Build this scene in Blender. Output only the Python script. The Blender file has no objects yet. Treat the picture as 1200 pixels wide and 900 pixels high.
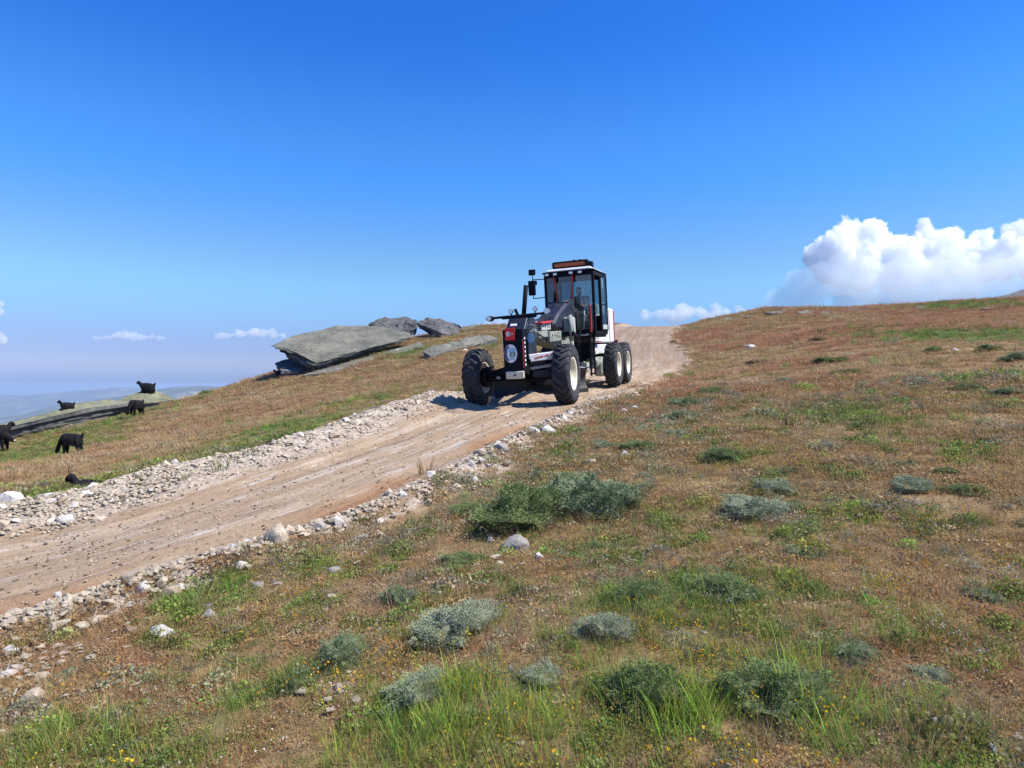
import bpy, bmesh, math, random
import numpy as np
from mathutils import Vector, Matrix, Euler, noise as mnoise

S = bpy.context.scene
ROOT = S.collection
R = math.radians
rng = np.random.default_rng(11)
random.seed(11)

# ---------------------------------------------------------------- camera
F_PX = 760.0                      # focal length in pixels of the 1200 px wide photograph
cd = bpy.data.cameras.new("camera")
cam = bpy.data.objects.new("camera", cd)
ROOT.objects.link(cam)
cd.sensor_width = 36.0
cd.lens = 36.0 * F_PX / 1200.0
cd.clip_start = 0.1
cd.clip_end = 200000.0
cam.location = (0, 0, 0)
cam.rotation_euler = (R(90), 0, 0)
S.camera = cam

# ---------------------------------------------------------------- sky and sun
SUN_EL = R(52)
SUN_DIR_XY = Vector((0.90, -0.22)).normalized()
w = bpy.data.worlds.new("World")
S.world = w
w.use_nodes = True
nt = w.node_tree
bgn = nt.nodes["Background"]
sky = nt.nodes.new("ShaderNodeTexSky")
sky.sky_type = 'NISHITA'
sky.sun_disc = False
sky.sun_elevation = SUN_EL
sky.sun_rotation = math.atan2(SUN_DIR_XY.x, SUN_DIR_XY.y)
sky.altitude = 1800
sky.air_density = 1.0
sky.dust_density = 0.4
sky.ozone_density = 3.0
# deeper blue overhead, pale lavender-blue air towards the horizon (same all the way round)
wtc = nt.nodes.new("ShaderNodeTexCoord"); wsep = nt.nodes.new("ShaderNodeSeparateXYZ")
nt.links.new(wtc.outputs['Generated'], wsep.inputs[0])
wr = nt.nodes.new("ShaderNodeValToRGB"); wr.color_ramp.interpolation = 'EASE'
SKY = [(0.0, (0.275,0.365,0.765)), (0.036, (0.47,0.48,0.75)), (0.156, (0.76,1.0,1.12)), (0.312, (0.44,1.04,1.65)), (0.49, (0.22,0.83,1.75)), (1.0, (0.15,0.7,1.7))]
while len(wr.color_ramp.elements) < len(SKY): wr.color_ramp.elements.new(0.5)
for e, (p_, c_) in zip(wr.color_ramp.elements, SKY):
    e.position = p_; e.color = (*c_, 1)
nt.links.new(wsep.outputs[2], wr.inputs[0])
tint = nt.nodes.new("ShaderNodeMix"); tint.data_type = 'RGBA'; tint.blend_type = 'MULTIPLY'; tint.inputs[0].default_value = 1.0
nt.links.new(sky.outputs[0], tint.inputs[6]); nt.links.new(wr.outputs[0], tint.inputs[7])
nt.links.new(tint.outputs[2], bgn.inputs[0])
bgn.inputs[1].default_value = 0.102

sl = bpy.data.lights.new("sun", 'SUN')
sl.energy = 4.9
sl.angle = R(0.5)
sl.color = (1.0, 0.955, 0.88)
sun = bpy.data.objects.new("sun", sl)
ROOT.objects.link(sun)
sd = Vector((SUN_DIR_XY.x * math.cos(SUN_EL), SUN_DIR_XY.y * math.cos(SUN_EL), math.sin(SUN_EL)))
sun.rotation_euler = sd.to_track_quat('Z', 'Y').to_euler()
sun.location = (20, -10, 40)

S.view_settings.view_transform = 'Standard'
S.view_settings.look = 'None'
S.view_settings.exposure = 0.6
S.view_settings.gamma = 1.0
S.render.engine = 'CYCLES'
S.cycles.volume_bounces = 90
S.cycles.max_bounces = 90
S.cycles.transparent_max_bounces = 16
S.cycles.use_denoising = True

# ---------------------------------------------------------------- small helpers
def srgb(r, g, b):
    f = lambda c: (c / 255 / 12.92) if c / 255 <= 0.04045 else ((c / 255 + 0.055) / 1.055) ** 2.4
    return (f(r), f(g), f(b))

def tag(o, label=None, cat=None, group=None, kind=None):
    if label: o['label'] = label
    if cat: o['category'] = cat
    if group: o['group'] = group
    if kind: o['kind'] = kind
    return o

def link(name, me, mat=None, parent=None):
    o = bpy.data.objects.new(name, me)
    ROOT.objects.link(o)
    if mat is not None and me is not None and not me.materials:
        for m in (mat if isinstance(mat, (list, tuple)) else [mat]):
            me.materials.append(m)
    if parent is not None:
        o.parent = parent
    return o

def empty(name, loc=(0, 0, 0), rot=(0, 0, 0), parent=None):
    o = bpy.data.objects.new(name, None)
    ROOT.objects.link(o)
    o.empty_display_size = 0.3
    o.location = loc
    o.rotation_euler = rot
    if parent is not None:
        o.parent = parent
    return o

def mesh_np(name, V, F, smooth=False):
    me = bpy.data.meshes.new(name)
    V = np.asarray(V, dtype=np.float32)
    F = np.asarray(F, dtype=np.int32)
    k = F.shape[1]
    me.vertices.add(len(V)); me.vertices.foreach_set("co", V.ravel())
    me.loops.add(F.size); me.loops.foreach_set("vertex_index", F.ravel())
    me.polygons.add(len(F))
    me.polygons.foreach_set("loop_start", np.arange(0, F.size, k, dtype=np.int32))
    me.polygons.foreach_set("use_smooth", np.full(len(F), smooth, dtype=bool))
    me.update(calc_edges=True)
    me.validate()
    return me

def add_attr(me, name, arr):
    arr = np.asarray(arr, dtype=np.float32)
    if arr.ndim == 1:
        a = me.attributes.new(name, 'FLOAT', 'POINT'); a.data.foreach_set("value", arr)
    else:
        a = me.attributes.new(name, 'FLOAT_VECTOR', 'POINT'); a.data.foreach_set("vector", arr.ravel())

# ---------------------------------------------------------------- numpy noise
_perm = np.random.default_rng(5).permutation(4096)
def _hash(ix, iy, iz=0):
    return _perm[(_perm[(_perm[ix & 4095] + iy) & 4095] + iz) & 4095] / 4095.0
def vnoise(x, y, seed=0):
    x = np.asarray(x, float); y = np.asarray(y, float)
    ix = np.floor(x).astype(np.int64); iy = np.floor(y).astype(np.int64)
    fx = x - ix; fy = y - iy
    fx = fx * fx * (3 - 2 * fx); fy = fy * fy * (3 - 2 * fy)
    a = _hash(ix, iy, seed); b = _hash(ix + 1, iy, seed); c = _hash(ix, iy + 1, seed); d = _hash(ix + 1, iy + 1, seed)
    return (a * (1 - fx) + b * fx) * (1 - fy) + (c * (1 - fx) + d * fx) * fy
def fbm(x, y, seed=0, octv=4):
    s = 0; a = 0.5; t = 0
    c, sn = 0.8, 0.6
    for k in range(octv):
        s = s + a * vnoise(x, y, seed + 17 * k); t += a
        x, y = (c * x - sn * y) * 2.03 + 13.7, (sn * x + c * y) * 2.03 + 5.1
        a *= 0.5
    return s / t
def sstep(a, b, x):
    t = np.clip((x - a) / (b - a), 0, 1)
    return t * t * (3 - 2 * t)

# ---------------------------------------------------------------- the lie of the land
# measured positions on the hillside (metres, camera at the origin 1.6 m above the turf)
def P(px, py, d):
    return ((px - 600) * d / F_PX, d, (450 - py) * d / F_PX)
ctrl = [
    P(600, 900, 2.7), P(1200, 900, 2.4), P(0, 900, 3.2), (0, 0, -1.62), (2.5, 0, -1.45), (-3, 0, -2.0),
    P(1200, 600, 5), P(1200, 450, 11), P(1200, 400, 18), P(1200, 366, 32), P(1200, 349, 43), P(1050, 358.5, 47), P(980, 362, 48),
    P(900, 361, 51), P(860, 369, 52), P(820, 377, 54), P(760, 377, 56), P(690, 382, 56), P(620, 384, 56),
    P(900, 450, 13.8), P(1000, 500, 9), P(900, 550, 7.2), P(1000, 420, 19), P(1000, 380, 33), P(900, 400, 31), P(900, 380, 40),
    P(850, 410, 32), P(820, 441, 22), P(850, 430, 24), P(850, 400, 37), P(850, 378, 48), P(1100, 400, 22), P(1100, 375, 34),
    P(800, 470, 12.9), P(750, 500, 10.8), P(700, 550, 8.2), P(600, 620, 6.0), P(800, 620, 5.6), P(400, 700, 4.9), P(200, 780, 4.2),
    P(500, 610, 6.6), P(1000, 650, 4.7), P(600, 750, 3.8), P(900, 750, 3.6),
    # left of the road
    P(0, 560, 13), P(100, 555, 14), P(82, 531, 27), P(200, 530, 16), P(300, 502, 17), P(400, 482, 18), P(500, 463, 20),
    P(250, 482, 30), P(350, 462, 30), P(450, 442, 34), P(550, 422, 34), P(560, 401, 45), P(480, 413, 42), P(400, 428, 42),
    P(330, 438, 44), P(50, 512, 31), P(0, 524, 29.5), P(90, 500, 34), P(150, 486, 37), P(205, 475, 43), P(240, 467, 46), P(280, 453, 48), P(540, 386, 54), P(570, 382, 56), P(500, 400, 49),
    P(480, 398, 51), P(440, 408, 49),
    # over the brow
    (0, 74, 4.0), (20, 75, 5.4), (45, 62, 5.6), (48, 30, 3.9), (32, 8, 1.6), (20, -4, 0.0), (6, -7, -1.7), (-6, -7, -2.7),
    (-20, 62, -3.4), (-34, 50, -5.5), (-38, 32, -5.0), (-32, 18, -3.9), (-20, 8, -2.6), (-14, 2, -2.7), (-12, -6, -3.1), (-10, 66, 0.5),
]
# road, sampled as near edge (right) / far edge (left) pairs
road_R = [(-9.5, 1.2, -2.6), (-6.6, 3.3, -2.28), (-4.0, 5.06, -1.98), (-3.05, 5.85, -1.76), (-1.87, 7.1, -1.5), (0, 10.3, -0.95), (1.75, 13.6, -0.49),
          (2.9, 16.6, -0.27), (4.15, 20.3, -0.03), (5.5, 23.6, 0.28), (7.05, 27, 0.66), (8.1, 31, 1.31), (8.9, 36, 2.25), (9.9, 40, 2.95), (13.0, 50, 4.45), (17.5, 60, 4.9)]
road_L = [(-11.9, 3.6, -2.55), (-9.0, 5.8, -2.2), (-6.3, 7.7, -1.93), (-5.4, 8.4, -1.8), (-4.3, 9.7, -1.55), (-2.95, 11.9, -1.13), (-1.55, 14.7, -0.56),
          (-0.75, 17.6, -0.34), (0.55, 21.4, -0.06), (1.9, 24.9, 0.3), (3.2, 28.4, 0.72), (4.3, 32.2, 1.35), (5.4, 36.9, 2.25), (6.4, 41, 2.95), (8.9, 50.5, 4.5), (13, 61, 4.9)]
def resample(pts, n):
    pts = np.array(pts, float); m = len(pts)
    t = np.linspace(0, m - 1, n)
    i = np.clip(np.floor(t).astype(int), 0, m - 2); f = (t - i)[:, None]
    p0 = pts[np.clip(i - 1, 0, m - 1)]; p1 = pts[i]; p2 = pts[i + 1]; p3 = pts[np.clip(i + 2, 0, m - 1)]
    return 0.5 * (2 * p1 + (p2 - p0) * f + (2 * p0 - 5 * p1 + 4 * p2 - p3) * f ** 2 + (3 * p1 - p0 - 3 * p2 + p3) * f ** 3)
NR = 260
RR = resample(road_R, NR); RL = resample(road_L, NR)
RC = (RR + RL) / 2
HW = np.linalg.norm((RL - RR)[:, :2], axis=1) / 2
TAN = np.gradient(RC[:, :2], axis=0); TAN /= np.linalg.norm(TAN, axis=1)[:, None]
NRM = np.stack([-TAN[:, 1], TAN[:, 0]], 1)          # points to the far (left) side
CROSS = (RL[:, 2] - RR[:, 2]) / (2 * HW)
ctrl += [tuple(p) for p in resample(road_R, 18)] + [tuple(p) for p in resample(road_L, 18)]

CP = np.array(ctrl, float)
def tps(r):
    return np.where(r > 1e-9, r * r * np.log(np.maximum(r, 1e-9)), 0)
_n = len(CP)
_A = np.zeros((_n + 3, _n + 3))
_d = np.linalg.norm(CP[:, None, :2] - CP[None, :, :2], axis=2)
_A[:_n, :_n] = tps(_d) + np.eye(_n) * 0.5
_A[:_n, _n] = 1; _A[:_n, _n + 1:] = CP[:, :2]
_A[_n, :_n] = 1; _A[_n + 1:, :_n] = CP[:, :2].T
_W = np.linalg.solve(_A, np.concatenate([CP[:, 2], [0, 0, 0]]))
def base_h(x, y):
    out = np.empty_like(x)
    for a in range(0, len(x), 60000):
        xs = x[a:a + 60000]; ys = y[a:a + 60000]
        r = np.hypot(xs[:, None] - CP[None, :, 0], ys[:, None] - CP[None, :, 1])
        out[a:a + 60000] = tps(r) @ _W[:_n] + _W[_n] + _W[_n + 1] * xs + _W[_n + 2] * ys
    return out
def road_coords(x, y):
    """nearest road sample, signed lateral distance (far side positive)"""
    idx = np.empty(len(x), int); 
    for a in range(0, len(x), 40000):
        d2 = (x[a:a + 40000, None] - RC[None, :, 0]) ** 2 + (y[a:a + 40000, None] - RC[None, :, 1]) ** 2
        idx[a:a + 40000] = np.argmin(d2, 1)
    dx = x - RC[idx, 0]; dy = y - RC[idx, 1]
    lat = dx * NRM[idx, 0] + dy * NRM[idx, 1]
    lon = dx * TAN[idx, 0] + dy * TAN[idx, 1]
    end = (np.abs(lon) > 1.0)
    return idx, lat, lon, end
def height(x, y):
    """visible ground surface"""
    x = np.atleast_1d(np.asarray(x, float)); y = np.atleast_1d(np.asarray(y, float))
    cx, cy = 3.0, 22.0
    r = np.hypot(x - cx, y - cy)
    RMAX = 52.0
    k = np.minimum(1.0, RMAX / np.maximum(r, 1e-6))
    bx = cx + (x - cx) * k; by = cy + (y - cy) * k
    h = base_h(bx, by)
    out = np.maximum(r - RMAX, 0)
    h = h - 0.30 * out * sstep(0, 25, out) + (fbm(x / 160, y / 160, 3, 4) - 0.5) * np.minimum(out * 0.10, 150)
    vf = -520 + (fbm(x / 2600, y / 2600, 9, 5) - 0.5) * 260
    h = np.where(out > 0, np.maximum(h, np.minimum(vf, h + 1e9) * 1.0), h)
    near = r < 75
    xn = x[near]; yn = y[near]
    hn = h[near]
    bump = (fbm(xn / 3.1, yn / 3.1, 21, 4) - 0.5) * 0.28 + (fbm(xn / 0.7, yn / 0.7, 31, 3) - 0.5) * 0.07
    idx, lat, lon, end = road_coords(xn, yn)
    al = np.abs(lat); hw = HW[idx]
    onroad = (1 - sstep(0.0, 1.3, al - hw)) * np.where(end, 0, 1)
    zr = RC[idx, 2] + (CROSS[idx] * np.clip(lat, -hw, hw)) + lon * 0.09 * 0
    # interpolate height along the road for smoothness
    dz = np.gradient(RC[:, 2]) / np.maximum(np.linalg.norm(np.gradient(RC[:, :2], axis=0), axis=1), 1e-6)
    zr = zr + lon * dz[idx]
    hn = hn + bump * (1 - onroad) 
    hn = hn * (1 - onroad) + zr * onroad
    # rubble bank along the far edge, low berm along the near edge
    s = idx / NR
    sy = RC[idx, 1]
    amp = 0.21 * (1 - sstep(14.6, 18.5, sy)) + 0.05
    lump = 0.65 + 0.7 * fbm(xn / 0.9, yn / 0.9, 44, 3)
    e = lat - hw
    ridge = np.exp(-((e - 1.0) / 0.42) ** 2) * amp * lump + 0.10 * np.exp(-((e - 0.45) / 0.5) ** 2) * lump * (1 - sstep(14.6, 18.5, sy))
    e2 = -lat - hw
    berm = np.exp(-((e2 - 0.12) / 0.28) ** 2) * 0.13 * lump * (1 - sstep(20, 27, sy))
    hn = hn + (ridge + berm) * np.where(end, 0, 1)
    # wheel ruts and grading streaks on the road
    streak = (fbm(lat * 3.2, idx * 0.035, 71, 3) - 0.5) * 0.07 + (vnoise(lat * 8, idx * 0.12, 73) - 0.5) * 0.02
    ruts = -0.03 * np.exp(-((al - 1.05) / 0.22) ** 2)
    hn = hn + (streak + ruts) * onroad * np.where(al < hw + 0.3, 1, 0)
    h[near] = hn
    return h

def unproject(px, py, dmax=90.0):
    """where the sight line through a photo pixel meets the ground"""
    d = np.concatenate([np.arange(1.5, 20, 0.04), np.arange(20, dmax, 0.12)])
    x = (px - 600) * d / F_PX; z = (450 - py) * d / F_PX
    h = height(x, d)
    below = np.nonzero(z < h)[0]
    if len(below) == 0:
        i = int(np.argmin(z - h))
    else:
        i = below[0]
    return Vector((x[i], d[i], float(h[i])))
def drop(x, y, dz=0.0):
    return Vector((x, y, float(height(x, y)[0]) + dz))

# fields that describe what grows where (colour of the plants themselves)
blobs_green = []   # filled below from measured patches: x, y, rx, ry, strength
def measured(px, py, wpx, hpx, s=1.0):
    p = unproject(px, py)
    q = unproject(px, py + hpx / 2); q2 = unproject(px, py - hpx / 2)
    blobs_green.append((p.x, p.y, 0.5 * wpx * p.y / F_PX, max(0.25, 0.5 * abs(q2.y - q.y)), s))
for a in [(530, 850, 150, 100, 1.2), (800, 730, 180, 120, .9), (780, 860, 200, 110, .9), (950, 830, 120, 100, .8), (130, 870, 240, 60, .8), (320, 800, 80, 50, .8),
          (560, 655, 90, 24, .5), (1190, 395, 120, 44, 1.4), (1125, 360, 100, 12, 1.3), (1185, 440, 90, 18, .8), (200, 555, 420, 30, 1.1), (40, 530, 150, 50, .9), (330, 505, 200, 22, 1.0),
          (440, 470, 120, 14, .7), (500, 470, 80, 10, 1.0), (1000, 490, 180, 30, .6), (250, 700, 130, 26, .9), (400, 655, 40, 14, .6), (930, 690, 60, 40, .7),
          (480, 412, 70, 14, .9), (575, 405, 30, 10, .9), (700, 630, 300, 50, .4), (1110, 880, 90, 40, .4), (380, 870, 100, 50, .5), (130, 490, 200, 12, .6), (600, 690, 140, 50, .35),
          (660, 505, 60, 12, .6), (880, 600, 60, 60, .5)]:
    measured(*a)
def green_field(x, y):
    g = np.zeros_like(x)
    wx = x + (fbm(x / 0.8, y / 0.8, 61, 3) - .5) * 0.9; wy = y + (fbm(x / 0.8, y / 0.8, 62, 3) - .5) * 1.2
    for bx, by, rx, ry, s in blobs_green:
        g = np.maximum(g, s * np.exp(-((wx - bx) / rx) ** 2 - ((wy - by) / ry) ** 2))
    return g
def red_field(x, y):
    """rusty sorrel patches on the upper slopes"""
    f = fbm(x / 4.0, y / 4.0, 81, 3)
    up = sstep(9, 18, y) * sstep(0.40, 0.62, f)
    return up * (.35 + .65 * sstep(-3, 6, x))
# ---------------------------------------------------------------- materials
def new_mat(name):
    m = bpy.data.materials.new(name); m.use_nodes = True
    n = m.node_tree.nodes; l = m.node_tree.links
    return m, n, l, n["Principled BSDF"]
def nd(n, t, **kw):
    x = n.new(t)
    for k, v in kw.items():
        setattr(x, k, v)
    return x
def noise_node(n, l, scale, detail=4, rough=0.6, vec=None, dist=0.0):
    t = n.new("ShaderNodeTexNoise"); t.inputs['Scale'].default_value = scale
    t.inputs['Detail'].default_value = detail; t.inputs['Roughness'].default_value = rough
    t.inputs['Distortion'].default_value = dist
    if vec is not None: l.new(vec, t.inputs['Vector'])
    return t
def ramp(n, l, fac, stops):
    r = n.new("ShaderNodeValToRGB")
    cr = r.color_ramp
    while len(cr.elements) < len(stops): cr.elements.new(0.5)
    for e, (p, c) in zip(cr.elements, stops):
        e.position = p; e.color = (*c, 1) if len(c) == 3 else c
    if fac is not None: l.new(fac, r.inputs[0])
    return r
def mix(n, l, fac, a, b, mode='MIX'):
    m = n.new("ShaderNodeMix"); m.data_type = 'RGBA'; m.blend_type = mode
    if isinstance(fac, (int, float)): m.inputs[0].default_value = fac
    else: l.new(fac, m.inputs[0])
    for i, v in ((6, a), (7, b)):
        if isinstance(v, tuple): m.inputs[i].default_value = (*v, 1)
        else: l.new(v, m.inputs[i])
    return m.outputs[2]
def bump(n, l, h, strength, dist, bsdf, prev=None):
    b = n.new("ShaderNodeBump"); b.inputs['Strength'].default_value = strength; b.inputs['Distance'].default_value = dist
    l.new(h, b.inputs['Height'])
    if prev is not None: l.new(prev.outputs[0], b.inputs['Normal'])
    l.new(b.outputs[0], bsdf.inputs['Normal'])
    return b
def attr(n, name, typ='GEOMETRY'):
    a = n.new("ShaderNodeAttribute"); a.attribute_name = name; a.attribute_type = typ
    return a

def simple(name, col, rough=0.5, metal=0.0, dirt=0.35, dirtcol=(0.22, 0.16, 0.10), scale=6.0, coat=0.0, bumpy=0.0):
    """painted or rubber surface with dust and uneven wear"""
    m, n, l, b = new_mat(name)
    tc = n.new("ShaderNodeTexCoord")
    t = noise_node(n, l, scale, 6, 0.65, tc.outputs['Object'])
    t2 = noise_node(n, l, scale * 7, 3, 0.6, tc.outputs['Object'])
    r = ramp(n, l, t.outputs[0], [(0.42, (0, 0, 0)), (0.75, (1, 1, 1))])
    mm = n.new("ShaderNodeMath"); mm.operation = 'MULTIPLY'; l.new(r.outputs[0], mm.inputs[0]); mm.inputs[1].default_value = dirt
    c1 = mix(n, l, mm.outputs[0], col, dirtcol)
    v = ramp(n, l, t2.outputs[0], [(0.3, (0.86,) * 3), (0.7, (1.08,) * 3)])
    c2 = mix(n, l, 1.0, c1, v.outputs[0], 'MULTIPLY')
    l.new(c2, b.inputs['Base Color'])
    rr = n.new("ShaderNodeMapRange"); l.new(t.outputs[0], rr.inputs[0]); rr.inputs[3].default_value = max(0.05, rough - 0.12); rr.inputs[4].default_value = min(1, rough + 0.22)
    l.new(rr.outputs[0], b.inputs['Roughness'])
    b.inputs['Metallic'].default_value = metal
    b.inputs['Coat Weight'].default_value = coat
    if bumpy: bump(n, l, t2.outputs[0], bumpy, 0.01, b)
    return m

def rock_mat(name, c_dark, c_mid, c_light, lichen=(0.30, 0.31, 0.16), lich=0.5, scale=1.0, strata=0.0):
    m, n, l, b = new_mat(name)
    tc = n.new("ShaderNodeTexCoord"); oi = n.new("ShaderNodeObjectInfo")
    add = n.new("ShaderNodeVectorMath"); add.operation = 'ADD'
    l.new(tc.outputs['Object'], add.inputs[0]); l.new(oi.outputs['Random'], add.inputs[1])
    v = add.outputs[0]
    t1 = noise_node(n, l, 1.6 * scale, 8, 0.68, v, 0.4)
    t2 = noise_node(n, l, 9 * scale, 8, 0.7, v)
    t3 = noise_node(n, l, 40 * scale, 4, 0.7, v)
    c = ramp(n, l, t1.outputs[0], [(0.28, c_dark), (0.5, c_mid), (0.72, c_light)]).outputs[0]
    vv = ramp(n, l, t2.outputs[0], [(0.3, (0.62,) * 3), (0.7, (1.3,) * 3)])
    c = mix(n, l, 0.75, c, vv.outputs[0], 'MULTIPLY')
    lf = ramp(n, l, t2.outputs[0], [(0.52, (0, 0, 0)), (0.62, (lich,) * 3)])
    c = mix(n, l, lf.outputs[0], c, lichen)
    hv = n.new("ShaderNodeMapRange"); l.new(oi.outputs['Random'], hv.inputs[0]); hv.inputs[3].default_value = 0.8; hv.inputs[4].default_value = 1.12
    c = mix(n, l, 1.0, c, hv.outputs[0], 'MULTIPLY')
    l.new(c, b.inputs['Base Color'])
    b.inputs['Roughness'].default_value = 0.93
    b.inputs['Specular IOR Level'].default_value = 0.2
    bb = bump(n, l, t2.outputs[0], 0.7, 0.06 / scale, b)
    bump(n, l, t3.outputs[0], 0.5, 0.015 / scale, b, bb)
    return m

def leaf_mat(name, trans=0.35, rough=0.7):
    """foliage coloured per instance or per object by the plant's own tint"""
    m, n, l, b = new_mat(name)
    a = attr(n, "tint", 'INSTANCER')
    g = attr(n, "shade")
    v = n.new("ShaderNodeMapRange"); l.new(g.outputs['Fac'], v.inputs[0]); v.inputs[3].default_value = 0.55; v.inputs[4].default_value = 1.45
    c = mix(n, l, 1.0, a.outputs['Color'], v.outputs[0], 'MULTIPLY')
    l.new(c, b.inputs['Base Color'])
    b.inputs['Roughness'].default_value = rough
    b.inputs['Specular IOR Level'].default_value = 0.25
    tr = n.new("ShaderNodeBsdfTranslucent"); l.new(c, tr.inputs[0])
    ms = n.new("ShaderNodeMixShader"); ms.inputs[0].default_value = trans
    l.new(b.outputs[0], ms.inputs[1]); l.new(tr.outputs[0], ms.inputs[2])
    l.new(ms.outputs[0], n["Material Output"].inputs[0])
    return m

def shrub_mat(name, cols, trans=0.15):
    m, n, l, b = new_mat(name)
    oi = n.new("ShaderNodeObjectInfo"); g = attr(n, "shade"); k = attr(n, "kind_mix")
    tc = n.new("ShaderNodeTexCoord")
    t = noise_node(n, l, 3.0, 3, 0.6, tc.outputs['Object'])
    c = ramp(n, l, t.outputs[0], [(0.35, cols[0]), (0.5, cols[1]), (0.68, cols[2])]).outputs[0]
    c = mix(n, l, k.outputs['Fac'], c, (0.17, 0.125, 0.07))
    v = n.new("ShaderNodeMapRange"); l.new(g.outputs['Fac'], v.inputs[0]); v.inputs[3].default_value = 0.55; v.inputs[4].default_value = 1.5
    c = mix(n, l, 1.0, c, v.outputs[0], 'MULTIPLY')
    l.new(c, b.inputs['Base Color']); b.inputs['Roughness'].default_value = 0.75; b.inputs['Specular IOR Level'].default_value = 0.2
    tr = n.new("ShaderNodeBsdfTranslucent"); l.new(c, tr.inputs[0])
    ms = n.new("ShaderNodeMixShader"); ms.inputs[0].default_value = trans
    l.new(b.outputs[0], ms.inputs[1]); l.new(tr.outputs[0], ms.inputs[2]); l.new(ms.outputs[0], n["Material Output"].inputs[0])
    return m

# turf
M_ground, n, l, b = new_mat("hillside_turf")
gn = n.new("ShaderNodeNewGeometry"); pos = gn.outputs['Position']
t0 = noise_node(n, l, 0.22, 4, 0.6, pos); t1 = noise_node(n, l, 1.4, 6, 0.7, pos); t2 = noise_node(n, l, 14, 6, 0.75, pos); t3 = noise_node(n, l, 60, 4, 0.7, pos)
c = ramp(n, l, t1.outputs[0], [(0.25, (0.18, 0.12, 0.058)), (0.45, (0.30, 0.20, 0.095)), (0.6, (0.37, 0.26, 0.125)), (0.78, (0.39, 0.32, 0.21))]).outputs[0]
gr = attr(n, "green"); rd = attr(n, "red"); rb = attr(n, "stony")
c = mix(n, l, rd.outputs['Fac'], c, (0.23, 0.12, 0.08))
gm = n.new("ShaderNodeMath"); gm.operation = 'MULTIPLY'; l.new(gr.outputs['Fac'], gm.inputs[0]); gm.inputs[1].default_value = 0.75
c = mix(n, l, gm.outputs[0], c, (0.10, 0.13, 0.035))
sp = ramp(n, l, t2.outputs[0], [(0.35, (0.55, 0.52, 0.5)), (0.6, (1.15, 1.12, 1.05)), (0.75, (1.5, 1.45, 1.35))])
c = mix(n, l, 0.85, c, sp.outputs[0], 'MULTIPLY')
c = mix(n, l, rb.outputs['Fac'], c, (0.42, 0.35, 0.27))
fa = attr(n, "far")
tf = noise_node(n, l, 0.0011, 6, 0.65, pos)
cf = ramp(n, l, tf.outputs[0], [(0.35, (0.05, 0.075, 0.04)), (0.5, (0.11, 0.12, 0.06)), (0.62, (0.24, 0.22, 0.14)), (0.72, (0.12, 0.13, 0.07))]).outputs[0]
c = mix(n, l, fa.outputs['Fac'], c, cf)
l.new(c, b.inputs['Base Color']); b.inputs['Roughness'].default_value = 0.95; b.inputs['Specular IOR Level'].default_value = 0.15
bb = bump(n, l, t2.outputs[0], 0.8, 0.05, b); bump(n, l, t3.outputs[0], 0.6, 0.015, b, bb)

# road earth
M_road, n, l, b = new_mat("graded_earth")
uv = attr(n, "lane")     # across (m), along (m)
sep = n.new("ShaderNodeSeparateXYZ"); l.new(uv.outputs['Vector'], sep.inputs[0])
cmb = n.new("ShaderNodeCombineXYZ")
ml = n.new("ShaderNodeMath"); ml.operation = 'MULTIPLY'; l.new(sep.outputs[1], ml.inputs[0]); ml.inputs[1].default_value = 0.11
l.new(sep.outputs[0], cmb.inputs[0]); l.new(ml.outputs[0], cmb.inputs[1])
st = noise_node(n, l, 2.6, 5, 0.6, cmb.outputs[0], 0.35)
st2 = noise_node(n, l, 9.0, 4, 0.6, cmb.outputs[0], 0.3)
gn = n.new("ShaderNodeNewGeometry"); pos = gn.outputs['Position']
t1 = noise_node(n, l, 1.1, 6, 0.65, pos); t2 = noise_node(n, l, 16, 6, 0.75, pos); t3 = noise_node(n, l, 75, 4, 0.75, pos)
c = ramp(n, l, st.outputs[0], [(0.28, (0.31, 0.205, 0.12)), (0.42, (0.385, 0.275, 0.17)), (0.56, (0.445, 0.335, 0.22)), (0.68, (0.56, 0.48, 0.38))]).outputs[0]
pale = ramp(n, l, st2.outputs[0], [(0.58, (0, 0, 0)), (0.66, (0.85,) * 3)])
c = mix(n, l, pale.outputs[0], c, (0.60, 0.54, 0.47))
c2 = ramp(n, l, t1.outputs[0], [(0.3, (0.80, 0.76, 0.72)), (0.7, (1.1, 1.1, 1.1))]).outputs[0]
c = mix(n, l, 1.0, c, c2, 'MULTIPLY')
up_ = attr(n, "upper"); c = mix(n, l, up_.outputs['Fac'], c, (0.235, 0.165, 0.11))
cl = attr(n, "clay"); c = mix(n, l, cl.outputs['Fac'], c, (0.34, 0.165, 0.07))
rb = attr(n, "stony")
cs = ramp(n, l, t2.outputs[0], [(0.32, (0.22, 0.16, 0.11)), (0.5, (0.44, 0.36, 0.28)), (0.66, (0.60, 0.54, 0.45))]).outputs[0]
c = mix(n, l, rb.outputs['Fac'], c, cs)
sp = ramp(n, l, t2.outputs[0], [(0.3, (0.78,) * 3), (0.55, (1.0,) * 3), (0.75, (1.16,) * 3)])
c = mix(n, l, 0.9, c, sp.outputs[0], 'MULTIPLY')
l.new(c, b.inputs['Base Color']); b.inputs['Roughness'].default_value = 0.95; b.inputs['Specular IOR Level'].default_value = 0.15
bb = bump(n, l, t2.outputs[0], 0.8, 0.04, b); bb = bump(n, l, t3.outputs[0], 0.6, 0.012, b, bb); bump(n, l, st2.outputs[0], 0.5, 0.05, b, bb)

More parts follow.
